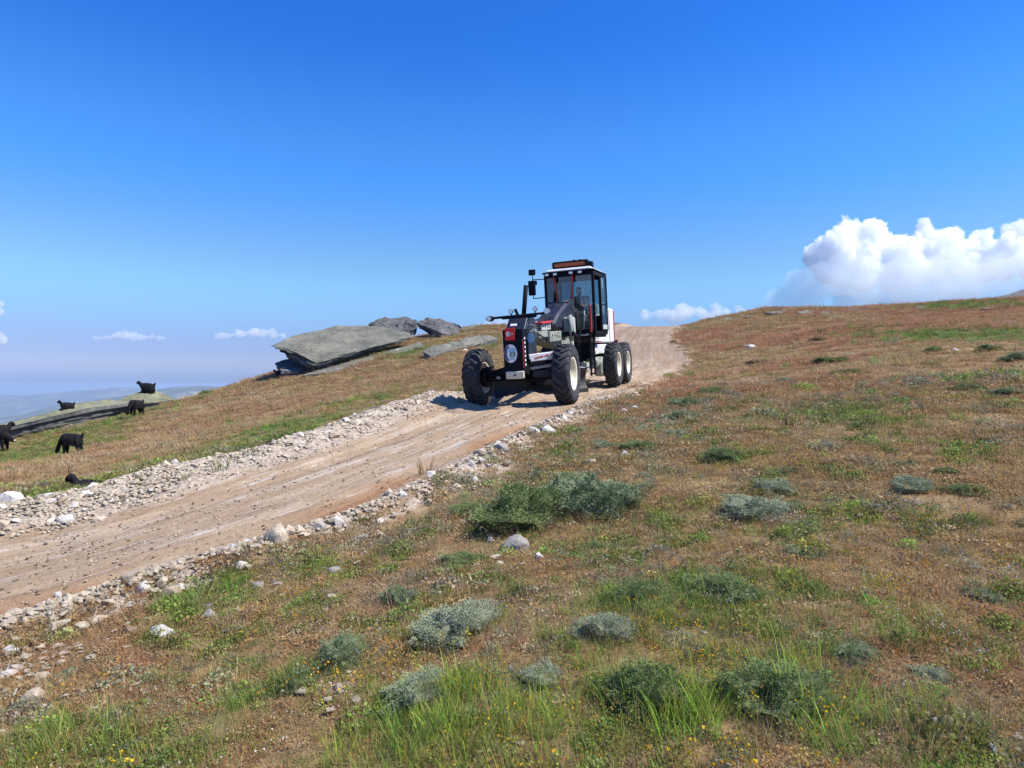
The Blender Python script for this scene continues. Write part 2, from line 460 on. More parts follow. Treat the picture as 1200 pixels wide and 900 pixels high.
M_hill, n, l, b = new_mat("distant_hill")
gn = n.new("ShaderNodeNewGeometry"); t = noise_node(n, l, 0.004, 6, 0.65, gn.outputs['Position'])
c = ramp(n, l, t.outputs[0], [(0.38, (0.045, 0.065, 0.035)), (0.55, (0.10, 0.11, 0.06)), (0.66, (0.3, 0.27, 0.2))]).outputs[0]
l.new(c, b.inputs['Base Color']); b.inputs['Roughness'].default_value = 1.0

M_rock = rock_mat("lichened_schist", (0.09, 0.09, 0.075), (0.165, 0.16, 0.128), (0.25, 0.24, 0.19), (0.24, 0.235, 0.12), 0.45, 0.45)
M_rockdark_shade = rock_mat("dark_schist_edge_shade", (0.06, 0.06, 0.062), (0.115, 0.115, 0.115), (0.19, 0.185, 0.175), (0.2, 0.2, 0.13), 0.35, 0.6)  # dark boulders, and shade painted onto slab, ledge, hump and outcrop edges
M_rockgreen = rock_mat("mossy_schist", (0.13, 0.125, 0.085), (0.21, 0.21, 0.13), (0.30, 0.29, 0.2), (0.27, 0.27, 0.10), 0.6, 0.5)
M_stone = rock_mat("pale_limestone", (0.40, 0.31, 0.20), (0.56, 0.465, 0.335), (0.70, 0.62, 0.49), (0.36, 0.29, 0.21), 0.35, 3.0)
M_white = rock_mat("white_quartz", (0.50, 0.44, 0.36), (0.66, 0.61, 0.53), (0.78, 0.745, 0.68), (0.45, 0.42, 0.38), 0.35, 3.0)
M_tan = rock_mat("tan_stone", (0.26, 0.19, 0.125), (0.38, 0.29, 0.20), (0.48, 0.39, 0.29), (0.24, 0.16, 0.09), 0.35, 3.0)
M_grey = rock_mat("grey_stone", (0.24, 0.215, 0.18), (0.37, 0.335, 0.285), (0.52, 0.485, 0.43), (0.24, 0.25, 0.15), 0.45, 3.0)
STONES = dict(pale=M_stone, white=M_white, tan=M_tan, grey=M_grey)
M_leaf = leaf_mat("turf_plants")
# ---------------------------------------------------------------- terrain sheet to the horizon
N = 620
def axis(c, a, bmax, n):
    u = np.linspace(-1, 1, n)
    bb = math.asinh(bmax / a)
    return c + a * np.sinh(bb * u)
xs = axis(0.0, 9.0, 45000, N); ys = axis(10.0, 9.0, 45000, N)
X, Y = np.meshgrid(xs, ys)
x = X.ravel(); y = Y.ravel()
z = height(x, y)
idx, lat, lon, end = road_coords(x, y)
hw = HW[idx]
inside = (sstep(0.0, 0.5, (hw + 1.75) - lat) * sstep(0.0, 0.4, lat + hw + 0.75)) * np.where(end, 0, 1)
z = z - 0.14 * inside
i = np.arange(N * N).reshape(N, N)
F = np.stack([i[:-1, :-1].ravel(), i[:-1, 1:].ravel(), i[1:, 1:].ravel(), i[1:, :-1].ravel()], 1)
me = mesh_np("ground", np.stack([x, y, z], 1), F, True)
rr = np.hypot(x - 3, y - 22)
add_attr(me, "green", np.clip(green_field(x, y), 0, 1) * (rr < 70))
add_attr(me, "red", red_field(x, y) * 0.5 * (rr < 70))
e2 = -lat - hw; e = lat - hw
add_attr(me, "stony", np.clip(np.where(end, 0, 1) * ((1 - sstep(0.2, 1.1, np.abs(e2))) * 0.7 + (1 - sstep(1.5, 2.1, e)) * (e > -1)), 0, 1) * 0.8 * (rr < 60))
add_attr(me, "far", sstep(60, 160, rr))
o = link("ground", me, M_ground); tag(o, kind='structure')

# ---------------------------------------------------------------- the graded dirt road with its rubble margins
NS, NC = 560, 100
si = np.linspace(0, NR - 1, NS)
def li(A): return np.stack([np.interp(si, np.arange(NR), A[:, k]) for k in range(A.shape[1])], 1)
C2 = li(RC); N2 = li(NRM); H2 = np.interp(si, np.arange(NR), HW)
seglen = np.concatenate([[0], np.cumsum(np.linalg.norm(np.diff(C2[:, :2], axis=0), axis=1))])
cc = np.linspace(0, 1, NC)
lo = -(H2 + 0.75); hi = H2 + 1.75
LAT = lo[:, None] + (hi - lo)[:, None] * cc[None, :]
XX = C2[:, 0:1] + N2[:, 0:1] * LAT; YY = C2[:, 1:2] + N2[:, 1:2] * LAT
x = XX.ravel(); y = YY.ravel(); lt = LAT.ravel(); h2 = np.repeat(H2, NC); sl_ = np.repeat(seglen, NC)
z = height(x, y)
edge = np.minimum(hi.repeat(NC) - lt, lt - lo.repeat(NC))
stony = np.clip((1 - sstep(0.25, 0.75, np.abs(lt + h2 + 0.1))) * (1 - .85 * sstep(11, 16, y)) * sstep(.3, .5, fbm(x / .7, y / .7, 97, 3)) + sstep(-0.25, 0.5, lt - h2 + (fbm(x, y, 90, 3) - 0.5) * 0.9) * (1 - 0.75 * sstep(16, 20, y)), 0, 1)
z = z + (fbm(x / 0.16, y / 0.16, 91, 3) - 0.5) * (0.025 + 0.11 * stony) - 0.08 * (1 - sstep(0, 0.35, edge))
i = np.arange(NS * NC).reshape(NS, NC)
F = np.stack([i[:-1, :-1].ravel(), i[1:, :-1].ravel(), i[1:, 1:].ravel(), i[:-1, 1:].ravel()], 1)
F = F[:, ::-1]
me = mesh_np("dirt_road", np.stack([x, y, z], 1), F, True)
add_attr(me, "lane", np.stack([lt, sl_, np.zeros_like(lt)], 1))
add_attr(me, "stony", stony)
clay = np.exp(-((lt + h2 - 0.50) / 0.34) ** 2) * sstep(0.22, 0.5, fbm(x / 1.6, y / 1.6, 95, 3)) * 0.95 * (1 - sstep(9, 16, y))
add_attr(me, "clay", clay)
add_attr(me, "upper", sstep(23, 34, y) * (.35 + .6 * fbm(x / 1.5, y / 3.0, 99, 4)))
o = link("dirt_road", me, M_road); tag(o, kind='structure')

# ---------------------------------------------------------------- far ridges beyond the valley
def ridge_mesh(name, pts, d, depth, seed, rough):
    pts = np.array(pts, float)
    n1, n2 = 260, 60
    px = np.linspace(pts[0, 0], pts[-1, 0], n1)
    top = np.interp(px, pts[:, 0], pts[:, 1])
    X0 = (px - 600) * d / F_PX; Z0 = (450 - top) * d / F_PX
    t = np.linspace(-1, 1, n2)
    XX = np.repeat(X0[:, None], n2, 1); YY = d + depth * t[None, :] + 0 * XX
    prof = (1 - np.abs(t) ** 1.35)[None, :]
    base = -560.0
    ZZ = base + (Z0[:, None] - base) * prof
    nz = (fbm(XX / (rough * 9), YY / (rough * 9), seed, 5) - 0.5)
    ZZ = ZZ + nz * rough * 1.6 * (0.3 + (1 - prof)) 
    i = np.arange(n1 * n2).reshape(n1, n2)
    F = np.stack([i[:-1, :-1].ravel(), i[1:, :-1].ravel(), i[1:, 1:].ravel(), i[:-1, 1:].ravel()], 1)[:, ::-1]
    o = link(name, mesh_np(name, np.stack([XX.ravel(), YY.ravel(), ZZ.ravel()], 1), F, True), M_hill)
    tag(o, kind='structure')
ridge_mesh("far_hill_ridge", [(-420, 500), (-200, 505), (-60, 498), (20, 487), (70, 475), (120, 468), (170, 460), (205, 453), (232, 450.5), (262, 453), (300, 462), (380, 470), (700, 480)], 5600, 1500, 7, 60)
ridge_mesh("far_hill_ridge", [(-500, 472), (-200, 466), (-40, 461), (30, 463), (90, 458), (140, 454), (190, 456), (260, 459), (420, 462)], 10500, 2600, 29, 110)
ridge_mesh("far_hill_ridge", [(-420, 520), (-100, 512), (0, 500), (60, 490), (120, 486), (180, 480), (300, 490), (500, 510)], 3900, 900, 19, 40)

# ---------------------------------------------------------------- haze between the camera and the far hills
hz, n, l, b = new_mat("mountain_haze")
n.remove(b)
pv = n.new("ShaderNodeVolumePrincipled")
pv.inputs['Color'].default_value = (0.45, 0.58, 0.79, 1)
pv.inputs['Density'].default_value = 1.0e-4
pv.inputs['Anisotropy'].default_value = 0.0
l.new(pv.outputs[0], n["Material Output"].inputs['Volume'])
bm = bmesh.new()
bmesh.ops.create_cube(bm, size=1.0)
for v in bm.verts:
    v.co = Vector((v.co.x * 2 * 46000, 10 + v.co.y * 2 * 46000, 12.0 if v.co.z > 0 else -900.0))
me = bpy.data.meshes.new("haze"); bm.to_mesh(me); bm.free()
haze = link("haze", me, hz); tag(haze, kind='stuff')

# ---------------------------------------------------------------- cumulus clouds, far outside the haze
M_cloud, n, l, b = new_mat("cloud")
n.remove(b)
cv = n.new("ShaderNodeVolumePrincipled")
cv.inputs['Color'].default_value = (1.0, 1.0, 1.0, 1)
cv.inputs['Density'].default_value = 0.0042
cv.inputs['Anisotropy'].default_value = 0.0
l.new(cv.outputs[0], n["Material Output"].inputs['Volume'])
def n3(p, s, o=4):
    return mnoise.fractal(Vector(p) * s, 0.9, 2.1, o)
M_mist, n, l, b = new_mat("cloud_base_mist")
n.remove(b)
cv = n.new("ShaderNodeVolumePrincipled")
cv.inputs['Color'].default_value = (0.93, 0.96, 1.0, 1)
cv.inputs['Density'].default_value = 0.0006
l.new(cv.outputs[0], n["Material Output"].inputs['Volume'])
M_thin, n, l, b = new_mat("thin_cloud")
n.remove(b)
cv = n.new("ShaderNodeVolumePrincipled")
cv.inputs['Color'].default_value = (1.0, 0.985, 0.97, 1)
cv.inputs['Density'].default_value = 0.0019
l.new(cv.outputs[0], n["Material Output"].inputs['Volume'])
def cloud(name, d, puffs, label, vox=230.0, disp=420.0, seed=0, mat=None, parent=None, budding=7):
    """puffs: (px, py, radius_px, depth offset) measured in the photograph, built as balls of air d metres away"""
    bm = bmesh.new()
    k = d / F_PX
    rr_ = random.Random(seed)
    extra = []
    for px, py, rp, dd in puffs:
        for q in range(budding):
            a_ = rr_.uniform(-.35, 3.5); f_ = rr_.uniform(.22, .48)
            extra.append((px + math.cos(a_) * rp * .85, py - math.sin(a_) * rp * .85, rp * f_, dd + rr_.uniform(-1.1, .2)))
    for px, py, rp, dd in list(puffs) + extra:
        bmesh.ops.create_icosphere(bm, subdivisions=3, radius=rp * k,
                                   matrix=Matrix.Translation(((px - 600) * k, d + dd * rp * k, (450 - py) * k)) @ Matrix.Diagonal((1, 0.7, 1, 1)))
    me = bpy.data.meshes.new(name); bm.to_mesh(me); bm.free()
    mat = mat or M_cloud
    o = link(name, me, mat, parent)
    md = o.modifiers.new("remesh", 'REMESH'); md.mode = 'VOXEL'; md.voxel_size = vox
    dg = bpy.context.evaluated_depsgraph_get()
    me2 = bpy.data.meshes.new_from_object(o.evaluated_get(dg), depsgraph=dg)
    o.modifiers.clear()
    nv = len(me2.vertices)
    co = np.empty(nv * 3, np.float32); me2.vertices.foreach_get("co", co); co = co.reshape(-1, 3)
    no = np.empty(nv * 3, np.float32); me2.vertices.foreach_get("normal", no); no = no.reshape(-1, 3)
    s1 = 1.0 / (disp * 2.4); 
    def bil(p, f): return abs(mnoise.noise(Vector(p) * f + Vector((seed, 0, 0))))
    dv = np.array([bil(p, s1 * 0.55) * 1.5 + bil(p, s1 * 1.3) * 1.1 + bil(p, s1 * 2.9) * 0.55 + bil(p, s1 * 6.1) * 0.42 + bil(p, s1 * 13) * .34 for p in co])
    up = np.clip(no[:, 2] * 0.5 + 0.75, 0.25, 1.0)
    co = co + no * ((dv - 0.95) * disp * up)[:, None]
    me2.vertices.foreach_set("co", co.ravel()); me2.update()
    o.data = me2
    if not me2.materials: me2.materials.append(mat)
    if parent is None: tag(o, label, 'cloud')
    return o
D = 30000.0
big = cloud("cloud", D, [
    (965, 292, 15, 0), (960, 305, 16, .3), (994, 270, 17, 0), (985, 290, 24, -.2), (1005, 300, 30, .2), (1020, 285, 20, .1), (1040, 292, 20, 0), (1060, 300, 24, -.1),
    (1086, 271, 12, .1), (1085, 287, 18, 0), (1105, 288, 20, .3), (1075, 312, 26, .2), (1120, 300, 26, 0), (1150, 288, 18, 0), (1160, 305, 26, .3), (1185, 292, 20, 0), (1205, 283, 22, .2),
    (1235, 285, 26, 0), (1260, 300, 30, .2), (1290, 312, 24, 0), (1215, 310, 26, -.2),
    (968, 318, 15, 0), (985, 326, 15, 0), (1010, 326, 17, .1), (1045, 326, 17, 0), (1100, 320, 15, .2), (1140, 318, 13, 0), (1180, 318, 13, 0)],
    "big bright cumulus cloud piled up above the hill at the right", 66.0, 400.0, 3)
cloud("cloud_base", D, [(925, 345, 20, 0), (948, 333, 22, -.6), (970, 330, 24, -1.2), (1000, 336, 28, -1.4), (1035, 336, 28, -1.4), (1070, 335, 28, -1.4), (1105, 333, 28, -1.4), (1140, 330, 28, -1.4), (1175, 328, 28, -1.4), (1210, 326, 30, -1.4), (1250, 330, 32, -1), (940, 352, 24, 0), (905, 353, 14, 0), (1000, 352, 28, 0), (1060, 352, 28, 0), (1120, 350, 28, 0)],
    None, 260.0, 500.0, 31, M_mist, big, 3)
cloud("cloud", D * 1.3, [(757, 369, 7, 0), (775, 368, 8, 0), (798, 362, 8, .3), (806, 366, 9, 0), (822, 366, 8, 0), (838, 360, 6, 0), (848, 366, 7, 0), (866, 363, 6, 0), (884, 366, 6, 0), (902, 362, 5, 0), (790, 372, 10, 0), (835, 371, 9, 0), (870, 372, 8, 0)],
    "low faint cloud bank resting on the skyline behind the dirt road crest", 160.0, 240.0, 5, M_thin)
cloud("cloud", D * 1.3, [(254, 395, 5, 0), (261, 394, 5, 0), (268, 394, 5, 0), (282, 391, 6, 0), (296, 390, 7, 0), (308, 391, 6, 0), (320, 392, 6, 0), (332, 393, 5, 0)],
    "small puffy cloud just left of the big rock slab", 150.0, 170.0, 9, M_thin)
cloud("cloud", D * 1.3, [(112, 396, 4, 0), (119, 396, 3.5, 0), (126, 395.5, 3.5, 0), (133, 395, 4.5, 0), (140, 394, 5, 0), (148, 393, 6, 0), (156, 394, 6, 0), (164, 395, 5, 0), (171, 395.5, 4, 0), (178, 395, 4, 0), (186, 396, 4, 0), (193, 396, 3.5, 0)],
    "thin pale cloud streak low over the valley above the far goats", 130.0, 130.0, 13, M_thin)
cloud("cloud", D * 1.3, [(-2, 357, 6, 0), (0, 366, 5, 0), (-6, 385, 6, 0), (2, 398, 7, 0), (-10, 375, 9, 0), (-18, 390, 12, 0)],
    "cloud scrap cut by the left edge of the picture", 130.0, 130.0, 17, M_thin)
cloud("cloud", D * 1.3, [(572, 381, 6, 0), (584, 378, 6, 0), (596, 379, 6, 0), (610, 380, 6, 0), (560, 384, 5, 0), (624, 382, 6, 0)],
    "low white cloud peeping over the brow behind the lamp bar of the grader", 140.0, 150.0, 23, M_thin)
# ---------------------------------------------------------------- stones
def hull_mesh(name, seed, n=16, flat=0.6, rough=0.25, sub=0):
    r = random.Random(seed)
    bm = bmesh.new()
    for k in range(n):
        v = Vector((r.gauss(0, 1), r.gauss(0, 1), r.gauss(0, 1))).normalized() * (1 - rough * r.random())
        bm.verts.new((v.x * 0.5, v.y * 0.5 * r.uniform(.75, 1), v.z * 0.5 * flat))
    g = bmesh.ops.convex_hull(bm, input=bm.verts)
    bmesh.ops.delete(bm, geom=[v for v in bm.verts if not v.link_faces], context='VERTS')
    if sub:
        bmesh.ops.bevel(bm, geom=list(bm.edges), offset=0.035, segments=1, affect='EDGES')
        bmesh.ops.triangulate(bm, faces=bm.faces)
        bmesh.ops.subdivide_edges(bm, edges=bm.edges, cuts=sub, use_grid_fill=True)
        for v in bm.verts:
            d = mnoise.fractal(v.co * 4 + Vector((seed, 0, 0)), 1.0, 2.0, 4)
            v.co += v.co.normalized() * d * 0.035
    me = bpy.data.meshes.new(name); bm.to_mesh(me); bm.free()
    return me
stone_lo = [hull_mesh("stone", 100 + k, 15, (0.85, 0.6, 0.45, 0.7)[k % 4]) for k in range(10)]
stone_hi = [hull_mesh("stone", 300 + k, 18, (0.8, 0.5, 0.35, 0.65)[k % 4], 0.3, 2) for k in range(8)]
def stone(px, py, wpx, hpx, look, label, k=0, rz=0.0, tilt=0.0, sink=0.25, group=None):
    """a stone whose middle of the base is seen at px,py and which shows wpx by hpx"""
    p = unproject(px, py)
    s = wpx * p.y / F_PX; hh = hpx * p.y / F_PX
    me = stone_hi[k % len(stone_hi)].copy()
    o = link("stone", me, STONES[look])
    zs = [v.co.z for v in me.vertices]; z0 = max(zs) - min(zs)
    o.scale = (s, s * random.uniform(.7, .95), hh * 1.35 / z0)
    o.rotation_euler = (R(random.uniform(-6, 6)), R(tilt), R(rz))
    o.location = p + Vector((0, s * 0.3, hh * (0.5 - sink)))
    tag(o, label, 'stone', group)
    return o
named_stones = [
    (182, 752, 42, 14, 'white', "bright white speckled flat stone lying alone in the turf below the near berm", 1),
    (33, 826, 32, 15, 'pale', "pale oblong stone by the left picture edge with a pile of chips below it", 0),
    (5, 798, 34, 10, 'white', "flat white stone cut by the left picture edge below the road", 5),
    (42, 800, 34, 8, 'pale', "long thin pale slab just above the oblong stone at lower left", 2),
    (6, 770, 24, 16, 'white', "white stone at the left picture edge where the road ends", 3),
    (6, 593, 32, 16, 'white', "largest whitish block on the far rubble bank at the left picture edge", 4),
    (55, 595, 50, 10, 'white', "long low pale block right of the largest block on the far bank", 6),
    (72, 616, 34, 13, 'white', "whitish angular stone low on the far rubble bank below the long block", 7),
    (112, 612, 28, 8, 'pale', "flat pale stone at the foot of the far bank near the left", 5),
    (97, 584, 20, 9, 'white', "white stone in front of the black shaggy goat's horned head", 3),
    (203, 545, 12, 7, 'white', "small bright stone topping the far bank right of the lying goat", 0),
    (320, 640, 38, 25, 'pale', "big pale squared stone at the near road berm beside the white one", 0),
    (393, 621, 22, 20, 'white', "rounded bright white stone at the near road berm", 3),
    (374, 626, 18, 14, 'grey', "greyish stone leaning against the rounded white one on the berm", 4),
    (348, 626, 20, 11, 'pale', "pale flat stone between the two big berm stones", 1),
    (164, 698, 26, 14, 'white', "light stone topping the near berm at lower left", 0),
    (198, 704, 26, 16, 'tan', "brownish orange stone in the near berm beside the light topping stone", 4),
    (218, 696, 14, 10, 'pale', "small pale stone right of the brownish one in the near berm", 7),
    (108, 734, 40, 12, 'pale', "long low slab with a dark underside at the near berm's lower end", 5),
    (75, 746, 20, 14, 'pale', "pointed pale stone below the low slab with the dark underside", 3),
    (242, 728, 20, 12, 'grey', "greyish squared stone in the grass below the near berm", 0),
    (242, 716, 16, 7, 'grey', "grey flat stone just above the greyish squared stone", 2),
    (150, 746, 18, 9, 'tan', "tan stone left of the bright white speckled one", 4),
    (300, 692, 24, 8, 'grey', "flat greenish grey stone left of a narrow one in the turf", 2),
    (322, 685, 18, 6, 'grey', "narrow greenish grey stone right of the flat one", 6),
    (388, 674, 28, 8, 'grey', "long flat grey stone bedded in brown turf left of centre", 2),
    (278, 719, 16, 5, 'pale', "thin light stone sunk in brown turf below the flat grey stones", 5),
    (446, 630, 18, 7, 'white', "small bright flat stone in the turf right of the berm", 5),
    (422, 636, 26, 9, 'grey', "grey bedded stone left of the small bright flat one", 2),
    (605, 648, 46, 20, 'grey', "weathered grey boulder in front of the big double cushion shrub", 0),
    (631, 658, 15, 12, 'white', "small round white stone touching the weathered grey boulder", 3),
    (575, 637, 20, 8, 'pale', "pale flat stone left of the weathered grey boulder", 5),
    (626, 511, 18, 11, 'white', "white jagged stone, left of a pair on the near road edge", 4),
    (643, 512, 24, 16, 'white', "white jagged stone, right and larger of a pair on the near road edge", 7),
    (588, 532, 22, 13, 'grey', "grey white broken stone on the near road edge below the jagged pair", 4),
    (563, 543, 16, 9, 'white', "whitish stone at the road edge left of the grey white broken one", 3),
    (552, 548, 14, 10, 'white', "second whitish stone at the road edge left of the broken one", 0),
    (558, 567, 14, 8, 'white', "white stone in the turf below the road edge stones", 7),
    (572, 547, 9, 5, 'white', "tiny white stone right of the one in the turf", 3),
    (535, 574, 18, 7, 'pale', "pale stone in turf left of centre near the road", 1),
    (470, 585, 16, 12, 'white', "chalk white stone in the near berm middle", 3),
    (455, 581, 14, 9, 'pale', "pale stone left of the chalk white one in the berm", 0),
    (524, 571, 20, 7, 'tan', "tan flat stone beside the pale stone near the road", 5),
    (733, 535, 13, 7, 'white', "small white stone in the turf below the grey green cushions", 4),
    (745, 481, 14, 6, 'white', "white stone on the road edge below the rear wheels, right one", 4),
    (732, 484, 12, 6, 'white', "white stone on the road edge below the rear wheels, left one", 0),
    (694, 544, 16, 6, 'pale', "pale stone half buried in turf right of the road", 2),
    (1166, 894, 17, 22, 'white', "upright white stone in the lower right corner", 3),
    (1098, 851, 14, 12, 'white', "small white stone left of the upright one, lower right", 7),
    (1116, 853, 12, 9, 'pale', "small pale stone touching the small white one, lower right", 0),
    (1135, 879, 28, 9, 'tan', "tan flat stone left of the upright white one", 5),
    (1010, 611, 24, 6, 'pale', "pale flat stone in dry turf on the right slope", 2),
    (880, 408, 19, 5, 'white', "white slab lying alone high on the right slope", 2),
    (1122, 412, 11, 5, 'white', "white stone in a greenish patch near the right picture edge", 7),
    (1093, 426, 9, 4, 'pale', "pale stone left of the white one near the right picture edge", 3),
    (1042, 440, 8, 3, 'pale', "pale chip on the mid right slope above the green band", 3),
    (1062, 441, 8, 3, 'pale', "second pale chip on the mid right slope, right of the first", 5),
    (528, 468, 10, 7, 'white', "white stone on the bank just left of the grader's front wheel", 3),
    (466, 413, 12, 5, 'white', "pale stone in the grass at the foot of the big slab's right end", 4),
    (545, 413, 10, 5, 'pale', "pale stone beside the tilted striped outcrop, near the grader", 0),
    (56, 729, 16, 9, 'white', "whitish stone lying on the road surface at lower left", 5),
    (65, 702, 16, 7, 'white', "flat white stone embedded in the road at lower left", 2),
    (40, 846, 26, 7, 'pale', "pale broken slab among chips in the lower left corner", 6),
    (12, 850, 22, 9, 'pale', "pale chip cluster stone at the lower left picture edge", 0),
    (598, 792, 12, 16, 'grey', "small upright grey stone in the green grass at bottom centre", 3),
]
for k, (px, py, wp, hp, look, lab, v) in enumerate(named_stones):
    stone(px, py, wp, hp, look, lab, v, rz=(k * 37) % 50 - 25)

def place_low(name, x, y, s, look, rr, sink=0.15, flat=1.0, mesh=None):
    o = bpy.data.objects.new(name, mesh)
    ROOT.objects.link(o)
    return o
LOW = {}
for kk, m_ in STONES.items():
    LOW[kk] = []
    for a_ in stone_lo:
        c_ = a_.copy(); c_.materials.append(m_); LOW[kk].append(c_)
def rubble_spot(side, s_lo, s_hi, u):
    i = int(u * (NR - 1)); return RC[i], NRM[i], HW[i]
# individually built stones of the rubble
cnt_far = cnt_near = 0
def rubble(n, side, i0, i1, smin, smax, label, group):
    out = []
    tries = 0
    while len(out) < n and tries < 20000:
        tries += 1
        i = rng.integers(i0, i1)
        if side > 0:
            lat = HW[i] + rng.normal(0.85, 0.30)
            if lat < HW[i] + 0.05: continue
        else:
            lat = -HW[i] - abs(rng.normal(0.12, 0.22))
        p = RC[i, :2] + NRM[i] * lat + TAN[i] * rng.uniform(-.15, .15)
        pxx = 600 + p[0] / max(p[1], .1) * F_PX
        if pxx < -60 or p[1] < 2: continue
        s = smin + (smax - smin) * rng.random() ** 2.2
        if any((p[0] - q[0]) ** 2 + (p[1] - q[1]) ** 2 < (0.42 * (s + q[2])) ** 2 for q in out): continue
        out.append((p[0], p[1], s))
    hs = height(np.array([q[0] for q in out]), np.array([q[1] for q in out]))
    for (x_, y_, s), h_ in zip(out, hs):
        look = rng.choice(['pale', 'pale', 'white', 'white', 'tan', 'grey'], p=[.28, .2, .22, .12, .1, .08])
        o = bpy.data.objects.new("rubble_stone", LOW[look][rng.integers(len(stone_lo))]); ROOT.objects.link(o)
        o.scale = (s, s * rng.uniform(.65, 1), s * rng.uniform(.6, 1.0))
        o.rotation_euler = (rng.uniform(-.4, .4), rng.uniform(-.4, .4), rng.uniform(0, 6.3))
        o.location = (x_, y_, h_ + s * 0.08)
        tag(o, label, 'stone', group)
rubble(190, 1, 14, 118, 0.09, 0.30, "small broken pale stone piled in the rubble bank along the far road edge", "broken stones of the far rubble bank")
rubble(105, -1, 22, 118, 0.08, 0.26, "small broken pale stone strewn in the berm along the near road edge", "broken stones of the near road berm")
# ---------------------------------------------------------------- scattering with geometry nodes
def scatter(name, coll, pts, rot, scl, idx, tint, label, cat=None):
    me = bpy.data.meshes.new(name)
    n_ = len(pts)
    me.vertices.add(n_); me.vertices.foreach_set("co", np.asarray(pts, np.float32).ravel())
    for nm, arr in (("rot", rot), ("scl", scl), ("tint", tint)):
        a = me.attributes.new(nm, 'FLOAT_VECTOR', 'POINT'); a.data.foreach_set("vector", np.asarray(arr, np.float32).ravel())
    a = me.attributes.new("pick", 'INT', 'POINT'); a.data.foreach_set("value", np.asarray(idx, np.int32))
    o = link(name, me)
    ng = bpy.data.node_groups.new(name + "_scatter", 'GeometryNodeTree')
    ng.interface.new_socket("Geometry", in_out='INPUT', socket_type='NodeSocketGeometry')
    ng.interface.new_socket("Geometry", in_out='OUTPUT', socket_type='NodeSocketGeometry')
    N_ = ng.nodes; L_ = ng.links
    gi = N_.new("NodeGroupInput"); go = N_.new("NodeGroupOutput")
    iop = N_.new("GeometryNodeInstanceOnPoints")
    ci = N_.new("GeometryNodeCollectionInfo"); ci.inputs['Collection'].default_value = coll
    ci.inputs['Separate Children'].default_value = True; ci.inputs['Reset Children'].default_value = True
    def na(nm, t):
        x_ = N_.new("GeometryNodeInputNamedAttribute"); x_.data_type = t; x_.inputs['Name'].default_value = nm; return x_.outputs[0]
    L_.new(gi.outputs[0], iop.inputs['Points']); L_.new(ci.outputs[0], iop.inputs['Instance'])
    iop.inputs['Pick Instance'].default_value = True
    L_.new(na("pick", 'INT'), iop.inputs['Instance Index'])
    L_.new(na("rot", 'FLOAT_VECTOR'), iop.inputs['Rotation'])
    L_.new(na("scl", 'FLOAT_VECTOR'), iop.inputs['Scale'])
    L_.new(iop.outputs[0], go.inputs[0])
    md = o.modifiers.new("scatter", 'NODES'); md.node_group = ng
    tag(o, label, cat, kind='stuff')
    return o
def src_coll(name, meshes, mat):
    c = bpy.data.collections.new(name)
    for k, m_ in enumerate(meshes):
        if not m_.materials: m_.materials.append(mat)
        ob = bpy.data.objects.new("%s_%02d" % (name, k), m_)
        c.objects.link(ob)
    return c

def blades(name, seed, n, length, width, spread, lean, curl, seg=3, droop=0.0, upright=0.0):
    """a tuft of n curved blades or stalks growing from one root area"""
    r = random.Random(seed); V = []; F = []; sh = []
    for k in range(n):
        a = r.uniform(0, 6.283); rad = spread * math.sqrt(r.random())
        bx, by = rad * math.cos(a), rad * math.sin(a)
        da = a + r.uniform(-1.2, 1.2)
        ln = length * r.uniform(.45, 1.1); le = lean * r.uniform(.3, 1.3)
        wx = width * r.uniform(.7, 1.3)
        fa = r.uniform(0, 6.283); sx, sy = math.cos(fa), math.sin(fa)
        x_, y_, z_ = bx, by, -0.005
        ang = le
        b0 = len(V); s_ = r.random()
        for j in range(seg + 1):
            t = j / seg; ww = wx * (1 - t * 0.85)
            V.append((x_ - sx * ww, y_ - sy * ww, z_)); V.append((x_ + sx * ww, y_ + sy * ww, z_))
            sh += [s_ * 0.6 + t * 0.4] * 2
            st = ln / seg
            x_ += math.cos(da) * math.sin(ang) * st; y_ += math.sin(da) * math.sin(ang) * st; z_ += math.cos(ang) * st
            ang += curl * r.uniform(.4, 1.4) / seg
        for j in range(seg):
            F.append((b0 + 2 * j, b0 + 2 * j + 1, b0 + 2 * j + 3, b0 + 2 * j + 2))
    me = mesh_np(name, V, F, False); add_attr(me, "shade", sh); return me
def leafy(name, seed, n, rad, hgt, ls, flat=0.5):
    """low herb: many little leaves held at all angles in a mound"""
    r = random.Random(seed); V = []; F = []; sh = []
    for k in range(n):
        a = r.uniform(0, 6.283); q = math.sqrt(r.random()) * rad
        z_ = hgt * (1 - (q / rad) ** 2) * r.uniform(.3, 1.0)
        c = Vector((q * math.cos(a), q * math.sin(a), z_))
        d = Vector((r.gauss(0, 1), r.gauss(0, 1), abs(r.gauss(0, 1)) * flat + .2)).normalized() * ls * r.uniform(.6, 1.3)
        s_ = d.cross(Vector((r.gauss(0, 1), r.gauss(0, 1), r.gauss(0, 1)))).normalized() * ls * 0.33
        b0 = len(V); V += [tuple(c), tuple(c + d * .5 + s_), tuple(c + d), tuple(c + d * .5 - s_)]
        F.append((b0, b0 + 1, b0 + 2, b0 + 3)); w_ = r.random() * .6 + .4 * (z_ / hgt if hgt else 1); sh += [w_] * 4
    me = mesh_np(name, V, F, False); add_attr(me, "shade", sh); return me
